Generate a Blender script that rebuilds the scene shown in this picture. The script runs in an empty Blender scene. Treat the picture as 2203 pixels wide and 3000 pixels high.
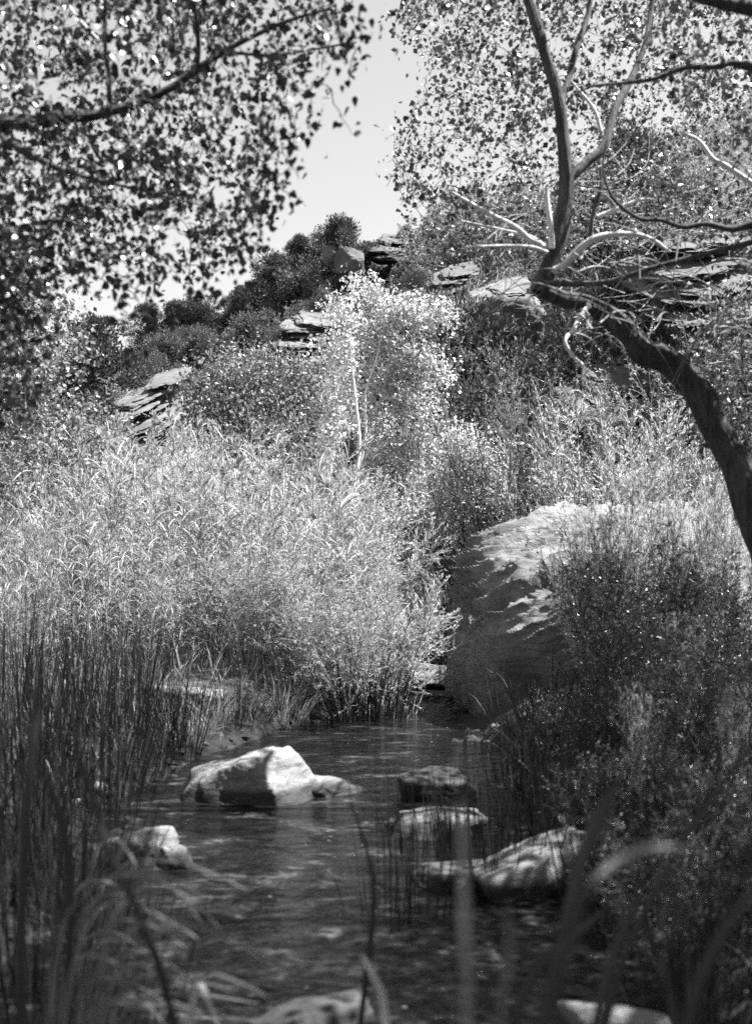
import bpy, math
import numpy as np

# ------------------------------------------------------------------ camera, world, sun, exposure
scene = bpy.context.scene
W, H, F, YH, CAMZ = 751.0, 1024.0, 1098.0, 552.0, 1.5
SUN = np.array([0.46, 0.03, 0.86]); SUN /= np.linalg.norm(SUN)

cam_data = bpy.data.cameras.new('camera')
cam = bpy.data.objects.new('camera', cam_data)
scene.collection.objects.link(cam)
cam.location = (0, 0, CAMZ)
cam.rotation_euler = (math.radians(90), 0, 0)
cam_data.sensor_fit = 'VERTICAL'
cam_data.sensor_height = 36.0
cam_data.lens = F / H * 36.0
cam_data.shift_y = (YH - H / 2) / H
cam_data.clip_start = 0.05
cam_data.clip_end = 2000
cam_data.dof.use_dof = True
cam_data.dof.focus_distance = 15.0
cam_data.dof.aperture_fstop = 2.0
scene.camera = cam

world = bpy.data.worlds.new('World')
scene.world = world
world.use_nodes = True
wn, wl = world.node_tree.nodes, world.node_tree.links
wn.clear()
sky = wn.new('ShaderNodeTexSky'); sky.sky_type = 'NISHITA'; sky.sun_disc = False; sky.dust_density = 0.5
sky.sun_elevation = math.asin(SUN[2])
sky.sun_rotation = math.atan2(SUN[0], SUN[1])
bw = wn.new('ShaderNodeSeparateColor')   # blue-sensitive black and white film
bg = wn.new('ShaderNodeBackground'); bg.inputs['Strength'].default_value = 0.05
wo = wn.new('ShaderNodeOutputWorld')
wl.new(sky.outputs[0], bw.inputs[0]); wl.new(bw.outputs[2], bg.inputs[0]); wl.new(bg.outputs[0], wo.inputs[0])

sun_data = bpy.data.lights.new('sun', 'SUN')
sun_data.energy = 5.0; sun_data.angle = math.radians(0.5); sun_data.color = (1, 1, 1)
sun = bpy.data.objects.new('sun', sun_data)
scene.collection.objects.link(sun)
from mathutils import Vector
sun.rotation_euler = Vector(SUN).to_track_quat('Z', 'Y').to_euler()

scene.view_settings.view_transform = 'Standard'
scene.view_settings.look = 'None'
scene.view_settings.gamma = 1.0
scene.view_settings.use_curve_mapping = False
scene.view_settings.exposure = 1.88
cy = scene.cycles
cy.max_bounces = 6; cy.diffuse_bounces = 4; cy.glossy_bounces = 2; cy.transmission_bounces = 3; cy.transparent_max_bounces = 4
cy.sample_clamp_direct = 5.0; cy.sample_clamp_indirect = 1.5
cy.use_denoising = False   # the photograph is grainy film
cy.caustics_reflective = False; cy.caustics_refractive = False

# ------------------------------------------------------------------ helpers
R = np.random.default_rng(11)
def P(px, py, d):
    return np.array([(px - W / 2) / F * d, d, CAMZ + d * (YH - py) / F])
def norm(v):
    v = np.asarray(v, float)
    return v / np.maximum(np.linalg.norm(v, axis=-1, keepdims=True), 1e-9)

_tab = np.random.default_rng(5).random(4096)
def vnoise(p, seed=0):
    p = np.asarray(p, float)
    i = np.floor(p).astype(np.int64); f = p - i
    f = f * f * (3 - 2 * f)
    def h(a, b, c):
        n = (a * 73856093) ^ (b * 19349663) ^ (c * 83492791) ^ (seed * 2654435)
        n = (n ^ (n >> 13)) * 1274126177
        return _tab[(n ^ (n >> 16)) & 4095]
    x, y, z = i[..., 0], i[..., 1], i[..., 2]
    fx, fy, fz = f[..., 0], f[..., 1], f[..., 2]
    def L(a, b, t): return a + (b - a) * t
    return L(L(L(h(x, y, z), h(x+1, y, z), fx), L(h(x, y+1, z), h(x+1, y+1, z), fx), fy),
             L(L(h(x, y, z+1), h(x+1, y, z+1), fx), L(h(x, y+1, z+1), h(x+1, y+1, z+1), fx), fy), fz)
def fbm(p, o=4, seed=0):
    s, a, t = 0, 1.0, 0
    p = np.asarray(p, float)
    for k in range(o):
        s = s + a * vnoise(p * 2 ** k, seed + k); t += a; a *= 0.5
    return s / t - 0.5

class MB:
    def __init__(s): s.v = []; s.f = []; s.n = 0
    def add(s, V, faces):          # faces: int array (n, k) with k 3 or 4
        V = np.asarray(V, float).reshape(-1, 3)
        for f in (faces if isinstance(faces, (list, tuple)) else [faces]):
            s.f.append(np.asarray(f, np.int64) + s.n)
        s.v.append(V); s.n += len(V)
    def mesh(s, name, mat, smooth=True, org=(0, 0, 0)):
        V = np.concatenate(s.v) - np.asarray(org)
        me = bpy.data.meshes.new(name)
        loops = np.concatenate([f.ravel() for f in s.f])
        tot = np.concatenate([np.full(len(f), f.shape[1]) for f in s.f])
        st = np.concatenate([[0], np.cumsum(tot)[:-1]])
        me.vertices.add(len(V)); me.vertices.foreach_set('co', V.astype(np.float32).ravel())
        me.loops.add(len(loops)); me.loops.foreach_set('vertex_index', loops.astype(np.int32))
        me.polygons.add(len(tot))
        me.polygons.foreach_set('loop_start', st.astype(np.int32))
        me.polygons.foreach_set('loop_total', tot.astype(np.int32))
        me.polygons.foreach_set('use_smooth', np.full(len(tot), smooth))
        me.materials.append(mat)
        me.update(calc_edges=True); me.validate()
        return me

def link(name, data, parent=None, loc=(0, 0, 0), kind=None, label=None):
    o = bpy.data.objects.new(name, data)
    scene.collection.objects.link(o)
    o.location = loc
    if parent is not None: o.parent = parent
    if kind: o['kind'] = kind
    if label: o['label'] = label
    return o
def tag(o, label, cat=None, group=None, kind=None):
    o['label'] = label
    if cat: o['category'] = cat
    if group: o['group'] = group
    if kind: o['kind'] = kind
    return o
def thing(name, label, cat, loc=(0, 0, 0), group=None, rz=0, sc=1):
    o = link(name, None, loc=loc); o.empty_display_size = 0.2
    o.rotation_euler = (0, 0, rz)
    o.scale = (sc, sc, sc) if np.isscalar(sc) else sc
    return tag(o, label, cat, group)
def place(parts, name, label, cat, loc, rz=0, sc=1, group=None):
    t = thing(name, label, cat, loc, group, rz, sc)
    for pn, me, k in parts: link(pn, me, t, kind=k)
    return t

def smooth(pts, m=5):
    """Catmull-Rom through rows (any width)."""
    p = np.asarray(pts, float)
    q = np.vstack([2 * p[0] - p[1], p, 2 * p[-1] - p[-2]])
    out = []
    for i in range(1, len(q) - 2):
        for t in np.linspace(0, 1, m, endpoint=False):
            a, b, c, d = q[i-1], q[i], q[i+1], q[i+2]
            out.append(0.5 * (2*b + (c-a)*t + (2*a-5*b+4*c-d)*t*t + (3*b-a-3*c+d)*t**3))
    out.append(p[-1])
    return np.array(out)
def tube(mb, pts, rad, sides=6, rough=0.0, seed=0, cap=True):
    p = np.asarray(pts, float); n = len(p)
    rad = np.broadcast_to(np.asarray(rad, float), (n,))
    t = norm(np.gradient(p, axis=0))
    u = np.cross(t[0], [0.31, 0.2, 0.93]); u = norm(u)
    fr = []
    for i in range(n):
        u = u - t[i] * np.dot(u, t[i]); u = norm(u); fr.append(u)
    U = np.array(fr); Vv = np.cross(t, U)
    a = np.arange(sides) * 2 * math.pi / sides
    ring = np.cos(a)[None, :, None] * U[:, None] + np.sin(a)[None, :, None] * Vv[:, None]
    rr = rad[:, None] * np.ones((1, sides))
    if rough:
        s = np.concatenate([[0], np.cumsum(np.linalg.norm(np.diff(p, axis=0), axis=1))])
        q = np.stack([np.cos(a)[None] * 3.2 + 0 * s[:, None], np.sin(a)[None] * 3.2 + 0 * s[:, None], (s * 2.2)[:, None] + 0 * a[None]], -1)
        nz = fbm(q, 3, seed)
        q2 = q * np.array([2.2, 2.2, 1.9])
        rid = 1 - np.abs(2 * vnoise(q2, seed + 9) - 1)
        rr = rr * (1 + rough * (1.6 * nz + 0.8 * (rid - 0.6)))
    V = (p[:, None] + ring * rr[..., None]).reshape(-1, 3)
    i = np.arange(n - 1)[:, None] * sides; j = np.arange(sides)[None]; k = (j + 1) % sides
    Fq = np.stack([i + j, i + k, i + sides + k, i + sides + j], -1).reshape(-1, 4)
    mb.add(V, Fq)
    if cap and sides >= 5:
        mb.add(np.vstack([V[-sides:], p[-1:]]), np.array([[b, (b + 1) % sides, sides] for b in range(sides)]))

# leaf templates: rows are (across, along, out of plane)
T_HEART = (np.array([[0, 0, 0], [-.36, .10, .05], [.36, .10, .05], [-.5, .36, .07], [.5, .36, .07], [-.26, .70, .03], [.26, .70, .03], [0, 1.0, -.06], [0, .40, -.03]]),
           np.array([[0, 8, 1], [1, 8, 3], [3, 8, 5], [5, 8, 7], [7, 8, 6], [6, 8, 4], [4, 8, 2], [2, 8, 0]]))
T_DIAM = (np.array([[0, 0, 0], [.5, .42, .10], [0, 1, -.04], [-.5, .42, .10], [0, .45, -.02]]),
          np.array([[0, 1, 4], [1, 2, 4], [2, 3, 4], [3, 0, 4]]))
T_RHOMB = (np.array([[0, 0, 0], [.5, .45, .08], [0, 1, 0], [-.5, .45, .08]]), np.array([[0, 1, 2], [0, 2, 3]]))
T_NARROW = (np.array([[0, 0, 0], [.5, .35, 0.05], [-.5, .35, 0.05], [.36, .7, 0.0], [-.36, .7, 0.0], [0, 1, -.16]]),
            np.array([[0, 1, 2], [1, 3, 4], [1, 4, 2], [3, 5, 4]]))
def leaves(mb, pos, d, nrm, L, Wd, T):
    pos = np.asarray(pos); N = len(pos)
    if N == 0: return
    d = norm(d); s = norm(np.cross(d, nrm)); n = np.cross(s, d)
    L = np.broadcast_to(np.asarray(L, float), (N,))[:, None, None]; Wd = np.broadcast_to(np.asarray(Wd, float), (N,))[:, None, None]
    tv, tf = T
    V = pos[:, None] + tv[None, :, 0:1] * Wd * s[:, None] + tv[None, :, 1:2] * L * d[:, None] + tv[None, :, 2:3] * L * n[:, None]
    K = len(tv)
    Fc = (tf[None] + (np.arange(N) * K)[:, None, None]).reshape(-1, 3)
    mb.add(V.reshape(-1, 3), Fc)
def blade(mb, base, d0, L, wid, droop, side=None, segs=7, rng=R, twist=0.0, fold=0.25):
    """a long grass leaf: curved strip with a keel"""
    d = norm(d0); p = np.array(base, float)
    if side is None:
        side = norm(np.cross(d, norm(rng.normal(size=3))))
    V = []; g = np.array([0, 0, -1.0])
    for i in range(segs + 1):
        t = i / segs
        w = wid * (0.55 + 0.9 * t if t < 0.5 else 1.0) * (1 - max(0, t - 0.35) / 0.65) ** 0.8 + 0.0004
        s = norm(side - d * np.dot(side, d)); nn = np.cross(s, d)
        if twist: s = norm(s * math.cos(twist * t) + nn * math.sin(twist * t)); nn = np.cross(s, d)
        V += [p - s * w / 2 + nn * w * fold, p.copy(), p + s * w / 2 + nn * w * fold]
        p = p + d * L / segs
        d = norm(d + g * droop * (t + 0.15) / segs * 3)
    Fq = []
    for i in range(segs):
        a = i * 3
        Fq += [[a, a + 1, a + 4, a + 3], [a + 1, a + 2, a + 5, a + 4]]
    mb.add(np.array(V), np.array(Fq))

def inpoly(x, y, poly):
    poly = np.asarray(poly, float); ins = np.zeros(len(x), bool)
    j = len(poly) - 1
    for i in range(len(poly)):
        xi, yi = poly[i]; xj, yj = poly[j]
        c = ((yi > y) != (yj > y)) & (x < (xj - xi) * (y - yi) / (yj - yi + 1e-12) + xi)
        ins ^= c; j = i
    return ins
def sample_poly(poly, n, d0, d1, rng=R):
    poly = np.asarray(poly, float); lo, hi = poly.min(0), poly.max(0); out = []
    while len(out) < n:
        q = lo + rng.random((n * 3, 2)) * (hi - lo)
        for a in q[inpoly(q[:, 0], q[:, 1], poly)]: out.append(a)
    out = np.array(out[:n]); d = d0 + (d1 - d0) * rng.random(n)
    return np.stack([(out[:, 0] - W/2) / F * d, d, CAMZ + d * (YH - out[:, 1]) / F], 1)

# ------------------------------------------------------------------ materials (the photograph is black and white: every colour is a grey)
def g3(v): return (v, v, v, 1)
def newmat(name):
    m = bpy.data.materials.new(name); m.use_nodes = True
    n, l = m.node_tree.nodes, m.node_tree.links
    n.clear(); out = n.new('ShaderNodeOutputMaterial')
    return m, n, l, out
def ramp(n, l, src, stops):
    r = n.new('ShaderNodeValToRGB'); e = r.color_ramp.elements
    while len(e) < len(stops): e.new(0.5)
    for k, (p, v) in zip(e, stops): k.position = p; k.color = g3(v)
    l.new(src, r.inputs[0]); return r.outputs[0]
def noise(n, l, scale, detail=4, vec=None, rough=0.55, dist=0.0):
    t = n.new('ShaderNodeTexNoise'); t.inputs['Scale'].default_value = scale; t.inputs['Detail'].default_value = detail
    t.inputs['Roughness'].default_value = rough; t.inputs['Distortion'].default_value = dist
    if vec is not None: l.new(vec, t.inputs['Vector'])
    return t.outputs[0]
def mapping(n, l, sc=(1, 1, 1), rot=(0, 0, 0), coord='Object'):
    tc = n.new('ShaderNodeTexCoord'); mp = n.new('ShaderNodeMapping')
    mp.inputs['Scale'].default_value = sc; mp.inputs['Rotation'].default_value = rot
    l.new(tc.outputs[coord], mp.inputs[0]); return mp.outputs[0]
def mixc(n, l, a, b, f, mode='MULTIPLY'):
    m = n.new('ShaderNodeMix'); m.data_type = 'RGBA'; m.blend_type = mode
    if isinstance(f, (int, float)): m.inputs[0].default_value = f
    else: l.new(f, m.inputs[0])
    for s, v in ((m.inputs[6], a), (m.inputs[7], b)):
        if isinstance(v, (int, float)): s.default_value = g3(v)
        else: l.new(v, s)
    return m.outputs[2]
def bump(n, l, h, strength, dist=0.02, prev=None):
    b = n.new('ShaderNodeBump'); b.inputs['Strength'].default_value = strength; b.inputs['Distance'].default_value = dist
    l.new(h, b.inputs['Height'])
    if prev is not None: l.new(prev, b.inputs['Normal'])
    return b.outputs[0]

def leaf_mat(name, lo, hi, trans=0.4, rough=0.42, spec=0.5, vary=0.9):
    m, n, l, out = newmat(name)
    geo = n.new('ShaderNodeNewGeometry')
    c = ramp(n, l, geo.outputs['Random Per Island'], [(0.0, lo), (0.55, (lo + hi) / 2), (1.0, hi)])
    oi = n.new('ShaderNodeObjectInfo')
    c = mixc(n, l, c, ramp(n, l, oi.outputs['Random'], [(0.0, 0.74), (1.0, 1.0)]), vary)
    p = n.new('ShaderNodeBsdfPrincipled'); l.new(c, p.inputs['Base Color'])
    p.inputs['Roughness'].default_value = rough; p.inputs['Specular IOR Level'].default_value = spec
    t = n.new('ShaderNodeBsdfTranslucent'); l.new(c, t.inputs['Color'])
    mx = n.new('ShaderNodeMixShader'); mx.inputs[0].default_value = trans
    l.new(p.outputs[0], mx.inputs[1]); l.new(t.outputs[0], mx.inputs[2]); l.new(mx.outputs[0], out.inputs[0])
    return m
def bark_mat(name, lo, hi, scale=1.0, strength=0.8, rot=(0, 0, 0)):
    m, n, l, out = newmat(name)
    v = mapping(n, l, (14 * scale, 14 * scale, 2.6 * scale), rot)
    a = noise(n, l, 1.6, 6, v, 0.62, 0.6)
    c = ramp(n, l, a, [(0.30, lo), (0.52, (lo + hi) / 2), (0.72, hi)])
    p = n.new('ShaderNodeBsdfPrincipled'); l.new(c, p.inputs['Base Color']); p.inputs['Roughness'].default_value = 0.9
    l.new(bump(n, l, a, strength, 0.03), p.inputs['Normal']); l.new(p.outputs[0], out.inputs[0])
    return m
def rock_mat(name, lo, hi, strata=0.35, sc=1.0, tilt=0.15, bstr=0.6, wet=False):
    m, n, l, out = newmat(name)
    v = mapping(n, l, (1.6 * sc, 1.6 * sc, 6.5 * sc), (tilt, -tilt, 0))
    o = mapping(n, l, (1, 1, 1))
    s = noise(n, l, 1.3, 8, v, 0.62, 1.4)
    big = noise(n, l, 2.2 * sc, 5, o, 0.6)
    fine = noise(n, l, 45 * sc, 5, o, 0.65)
    c = ramp(n, l, big, [(0.3, lo), (0.7, hi)])
    c = mixc(n, l, c, ramp(n, l, s, [(0.32, 0.45), (0.5, 0.85), (0.7, 1.0)]), strata)
    c = mixc(n, l, c, ramp(n, l, fine, [(0.3, 0.6), (0.6, 1.0)]), 0.6)
    if wet:
        geo = n.new('ShaderNodeNewGeometry'); sx = n.new('ShaderNodeSeparateXYZ'); l.new(geo.outputs['Position'], sx.inputs[0])
        ad = n.new('ShaderNodeMath'); ad.operation = 'MULTIPLY_ADD'; l.new(big, ad.inputs[0]); ad.inputs[1].default_value = -0.10; l.new(sx.outputs[2], ad.inputs[2])
        c = mixc(n, l, c, ramp(n, l, ad.outputs[0], [(0.0, 0.16), (0.012, 0.22), (0.05, 1.0)]), 1.0)
    p = n.new('ShaderNodeBsdfPrincipled'); l.new(c, p.inputs['Base Color']); p.inputs['Roughness'].default_value = 0.85
    b1 = bump(n, l, s, bstr, 0.05); b2 = bump(n, l, fine, 0.5 * bstr, 0.012, b1)
    l.new(b2, p.inputs['Normal']); l.new(p.outputs[0], out.inputs[0])
    return m

M = {}
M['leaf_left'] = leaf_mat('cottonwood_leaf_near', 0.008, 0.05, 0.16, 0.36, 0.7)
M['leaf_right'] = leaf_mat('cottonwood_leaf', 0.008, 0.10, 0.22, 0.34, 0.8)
M['leaf_pale'] = leaf_mat('pale_sapling_leaf', 0.25, 0.90, 0.45, 0.40, 0.5)
M['leaf_mid'] = leaf_mat('grey_tree_leaf', 0.05, 0.48, 0.38, 0.40, 0.5)
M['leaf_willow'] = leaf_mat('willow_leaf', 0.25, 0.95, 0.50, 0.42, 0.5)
M['leaf_dark_willow'] = leaf_mat('shaded_willow_leaf', 0.006, 0.16, 0.34, 0.34, 0.8)  # bank shade put into a darker copy of the willow leaf
M['leaf_reed'] = leaf_mat('reed_leaf', 0.006, 0.07, 0.28, 0.45, 0.4)  # shade of the near banks put into this low leaf tone
M['leaf_straw'] = leaf_mat('pale_reed_leaf', 0.14, 0.85, 0.42, 0.5, 0.4)
M['leaf_sedge'] = leaf_mat('sedge_blade', 0.03, 0.30, 0.35, 0.45, 0.4)
M['leaf_rush'] = leaf_mat('rush_stem', 0.010, 0.05, 0.15, 0.5, 0.4)
M['needle'] = leaf_mat('pinyon_needle', 0.025, 0.14, 0.2, 0.55, 0.3)
M['juniper'] = leaf_mat('juniper_spray', 0.04, 0.22, 0.25, 0.55, 0.3)
M['sage'] = leaf_mat('sage_leaf', 0.12, 0.50, 0.3, 0.6, 0.3)
M['grass'] = leaf_mat('grass_blade', 0.06, 0.45, 0.35, 0.6, 0.3)
M['bark_dark'] = bark_mat('furrowed_bark', 0.010, 0.11, 1.0, 1.0)
M['bark_limb'] = bark_mat('limb_bark', 0.02, 0.12, 1.5, 0.6)
M['bark_pale'] = bark_mat('pale_bark', 0.45, 0.80, 1.2, 0.3)
M['bark_grey'] = bark_mat('grey_twig_bark', 0.14, 0.42, 2.0, 0.2)
M['bark_twig'] = bark_mat('twig_bark', 0.06, 0.24, 2.0, 0.2)
M['stem'] = bark_mat('willow_stem', 0.03, 0.14, 2.0, 0.2)
M['stem_pale'] = bark_mat('pale_willow_stem', 0.16, 0.45, 2.0, 0.2)
M['stem_black'] = bark_mat('conifer_bark', 0.015, 0.08, 1.5, 0.6)
M['rock_big'] = rock_mat('boulder_sandstone', 0.10, 0.27, 0.6, 1.2, 0.35, 1.0)
M['rock_pale'] = rock_mat('creek_sandstone', 0.13, 0.33, 0.30, 1.6, 0.5, 0.6, True)
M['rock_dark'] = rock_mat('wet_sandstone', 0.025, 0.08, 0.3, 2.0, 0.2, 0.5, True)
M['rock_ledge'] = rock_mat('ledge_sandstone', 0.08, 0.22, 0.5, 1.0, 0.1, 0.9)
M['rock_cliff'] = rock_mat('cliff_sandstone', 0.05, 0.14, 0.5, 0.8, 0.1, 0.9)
def ground_mat():
    m, n, l, out = newmat('sandy_soil')
    o = mapping(n, l)
    a = noise(n, l, 0.9, 6, o, 0.6); b = noise(n, l, 14, 6, o, 0.65)
    c = mixc(n, l, ramp(n, l, a, [(0.35, 0.04), (0.65, 0.18)]), ramp(n, l, b, [(0.3, 0.35), (0.62, 1.0)]), 0.8)
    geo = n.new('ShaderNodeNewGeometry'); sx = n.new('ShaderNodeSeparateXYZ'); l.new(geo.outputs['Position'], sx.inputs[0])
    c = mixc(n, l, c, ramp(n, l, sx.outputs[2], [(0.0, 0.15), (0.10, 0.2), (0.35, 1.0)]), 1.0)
    p = n.new('ShaderNodeBsdfPrincipled'); l.new(c, p.inputs['Base Color']); p.inputs['Roughness'].default_value = 0.95
    l.new(bump(n, l, b, 0.8, 0.05), p.inputs['Normal']); l.new(p.outputs[0], out.inputs[0]); return m
M['ground'] = ground_mat()
def water_mat():
    m, n, l, out = newmat('creek_water')
    v = mapping(n, l, (1.0, 2.2, 1.0))
    a = noise(n, l, 2.6, 4, v, 0.55, 0.6); b = noise(n, l, 10, 4, v, 0.6, 0.5)
    scum_dapple = noise(n, l, 2.4, 8, v, 0.72, 1.0); fleck = noise(n, l, 26, 3, v, 0.6)
    c = ramp(n, l, scum_dapple, [(0.42, 0.006), (0.56, 0.02), (0.70, 0.17)])  # silty streaks, with dappled sunlight put into the pale tones
    c = mixc(n, l, c, ramp(n, l, fleck, [(0.36, 0.2), (0.62, 1.0)]), 0.9)
    p = n.new('ShaderNodeBsdfPrincipled'); l.new(c, p.inputs['Base Color'])
    p.inputs['IOR'].default_value = 1.33
    p.inputs['Roughness'].default_value = 0.06; p.inputs['Specular IOR Level'].default_value = 0.27
    b1 = bump(n, l, a, 0.8, 0.07); b2 = bump(n, l, b, 0.7, 0.025, b1)
    l.new(b2, p.inputs['Normal']); l.new(p.outputs[0], out.inputs[0]); return m
M['water'] = water_mat()

# ------------------------------------------------------------------ terrain
_cd = np.array([-6, 3, 5, 6.5, 8, 9.5, 11, 13.5, 16])
_cx = np.array([0, -.1, -.2, -.35, -.2, .1, .5, .95, 1.7])
_cw = np.array([1.4, 1.25, 1.2, 1.25, 1.1, .8, .45, .35, .12])
_ru = np.array([-1.2, -.36, -.24, -.20, -.13, -.095, -.04, .025, .07, .15, .22, .36, 1.2])
_ry = np.array([360, 358, 358, 356, 345, 325, 275, 240, 236, 205, 172, 158, 158])
def gz(x, y, det=True):
    x = np.asarray(x, float); y = np.asarray(y, float)
    cx = np.interp(y, _cd, _cx); cw = np.interp(y, _cd, _cw)
    e = np.abs(x - cx) - cw
    k = np.clip(e / 0.9, -1, 1)
    left = x < cx
    bank = np.where(e < 0, 0.35 * k, np.where(left, 0.30, 0.42) * np.clip(k, 0, 1) ** 0.7)
    bank = bank + np.clip(-x - 3.2, 0, 60) * 0.10 + np.clip(x - 3.4, 0, 60) * 0.22
    bank = bank + np.where(e > 0, 0.02 * np.clip(y - 8, 0, 8), 0)
    u = x / np.maximum(y, 5)
    t = (YH - np.interp(u, _ru, _ry)) / F
    dr = np.interp(u, [-.36, 0, .36], [40, 40, 33])
    df = np.interp(u, [-.36, 0, .12, .36], [15.5, 16, 14.5, 12.5])
    zr = CAMZ + dr * t
    s = np.clip((y - df) / (dr - df), 0, 1)
    hill = (zr - 0.5) * (0.75 * s + 0.25 * s * s)
    back = np.clip(y - dr, 0, 1e5)
    z = bank + hill * np.exp(-back / 120) 
    z = np.where(y > df, np.minimum(z, zr + 3), z)
    z = z + 1.9 * np.exp(-((x + 4.0) / 2.3) ** 2 - ((y - 21.6) / 2.0) ** 2)     # the knoll that carries the left ledge
    if det:
        q = np.stack([x, y, 0 * x], -1)
        wet = np.clip(e * 2, 0, 1)
        z = z + wet * (0.10 * fbm(q * 1.3, 3, 3) + np.clip((y - 16) / 8, 0, 1) * 1.2 * fbm(q * 0.28, 4, 8))
    return z
def axis(dense_lo, dense_hi, step, far, growth=1.12):
    a = list(np.arange(dense_lo, dense_hi, step)); s = step
    while a[-1] < far: s *= growth; a.append(a[-1] + s)
    s = step
    while a[0] > -far: s *= growth; a.insert(0, a[0] - s)
    return np.array(a)
xs = axis(-6, 6, 0.10, 420); ys = axis(1.5, 18, 0.10, 600, 1.06)
X, Y = np.meshgrid(xs, ys); Z = gz(X, Y)
mb = MB(); nx, ny = len(xs), len(ys)
idx = np.arange(nx * ny).reshape(ny, nx)
mb.add(np.stack([X, Y, Z], -1), np.stack([idx[:-1, :-1], idx[:-1, 1:], idx[1:, 1:], idx[1:, :-1]], -1).reshape(-1, 4))
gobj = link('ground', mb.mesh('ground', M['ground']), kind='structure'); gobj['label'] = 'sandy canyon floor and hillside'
def on(x, y): return float(gz(np.array([x]), np.array([y]))[0])
def onpx(px, d):
    x = (px - W / 2) / F * d
    return np.array([x, d, on(x, d)])
def hill_at(px, py, lo=13.0, hi=60.0):
    """first place along the sight line through a picture point where the hillside lies"""
    d = np.linspace(lo, hi, 900); x = (px - W/2) / F * d
    z = CAMZ + d * (YH - py) / F
    k = np.argmax(gz(x, d) >= z)
    if k == 0 and gz(x[:1], d[:1])[0] < z[0]: k = len(d) - 1 if True else 0
    return np.array([x[k], d[k], gz(x[k:k+1], d[k:k+1])[0]])

mb = MB(); yy = np.linspace(-5, 15.5, 60); c = np.interp(yy, _cd, _cx); w = np.interp(yy, _cd, _cw) + 0.25
Vw = np.stack([np.stack([c + w * t, yy, 0 * yy], -1) for t in (-1, -.33, .33, 1)], 1).reshape(-1, 3)
i = np.arange(59)[:, None] * 4 + np.arange(3)[None]
mb.add(Vw, np.stack([i, i + 1, i + 5, i + 4], -1).reshape(-1, 4))
wobj = link('water', mb.mesh('water', M['water']), kind='structure'); wobj['label'] = 'dark shallow creek water'

# ------------------------------------------------------------------ rocks
def cube_sphere(n):
    a = np.linspace(-1, 1, n + 1); a = np.tan(a * math.pi / 4)
    A, B = np.meshgrid(a, a); o = np.ones_like(A); Vs = []; Fs = []; base = 0
    ii = np.arange((n + 1) ** 2).reshape(n + 1, n + 1)
    q = np.stack([ii[:-1, :-1], ii[:-1, 1:], ii[1:, 1:], ii[1:, :-1]], -1).reshape(-1, 4)
    for f in (np.stack([A, B, o], -1), np.stack([B, A, -o], -1), np.stack([o, A, B], -1), np.stack([-o, B, A], -1), np.stack([B, o, A], -1), np.stack([A, -o, B], -1)):
        Vs.append(f.reshape(-1, 3)); Fs.append(q + base); base += (n + 1) ** 2
    V = norm(np.concatenate(Vs)); Fq = np.concatenate(Fs)
    key = np.round(V * 1e5).astype(np.int64)
    _, first, inv = np.unique(key, axis=0, return_index=True, return_inverse=True)
    return V[first], inv.reshape(-1)[Fq]
_cs = {}
def rock_shape(planes, k=14, n=28, seed=0, amp=0.06, freq=1.6, strata=None):
    if n not in _cs: _cs[n] = cube_sphere(n)
    D, Fq = _cs[n]
    r = 0
    for pn, d in planes:
        c = np.maximum(D @ norm(pn), 1e-4)
        r = r + (d / c) ** (-k)
    r = r ** (-1.0 / k)
    V = D * r[:, None]
    V = V + D * (amp * (fbm(V * freq, 5, seed) * 2))[:, None]
    if strata:
        m, lam, A, lo = strata
        q = V @ norm(m) + 0.10 * fbm(V * 1.4, 4, seed + 4) + 0.02 * fbm(V * 6, 3, seed + 6)
        sfrac = (q / lam) % 1.0
        lay = vnoise(np.stack([np.floor(q / lam), 0 * q, 0 * q], -1) * 1.7, seed + 2)
        prof = (sfrac ** 1.6)
        brk = np.clip(0.5 + 2.2 * fbm(V * 2.3, 3, seed + 12), 0, 1)
        h = np.clip((V[:, 2] - lo) / 0.25, 0, 1)
        V = V + D * (A * brk * h * (prof - 0.6) * (0.5 + lay))[:, None]
    return V, Fq
def rand_planes(rng, n=11, flat_top=True):
    pl = [(norm(rng.normal(size=3)), 0.72 + 0.35 * rng.random()) for _ in range(n)]
    if flat_top: pl.append((norm([rng.normal() * .2, rng.normal() * .2, 1]), 0.7))
    pl += [((0, 0, -1), .8), ((1, 0, 0), 1), ((-1, 0, 0), 1), ((0, 1, 0), 1), ((0, -1, 0), 1)]
    return pl
def rock(name, label, loc, size, seed, mat, rz=0, n=34, amp=0.20, k=16, tilt=(0, 0), group=None, planes=None, strata=None, cat='rock', freq=1.6, fine=False):
    rng = np.random.default_rng(seed)
    V, Fq = rock_shape(planes or rand_planes(rng), k, n, seed, amp, freq, strata)
    if fine:                      # thin weathered bedding lips
        D = norm(V)
        q = V @ norm([-.42, -.05, .90]) + .12 * fbm(V * 1.1, 4, 90) + .03 * fbm(V * 5, 3, 91)
        e = ((q / .085) % 1.0); a = np.clip(.60 + 2.6 * fbm(V * [1.6, 1.6, 3.2], 3, 92), 0, 1) * np.clip((V[:, 2] - .25) / .3, 0, 1)
        V = V + D * (.115 * a * (e ** 1.5 - .4))[:, None]
    V = V * np.asarray(size)
    m = MB(); m.add(V, Fq)
    o = link(name, m.mesh(name, mat), loc=loc)
    o.rotation_euler = (tilt[0], tilt[1], rz)
    return tag(o, label, cat, group)

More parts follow.
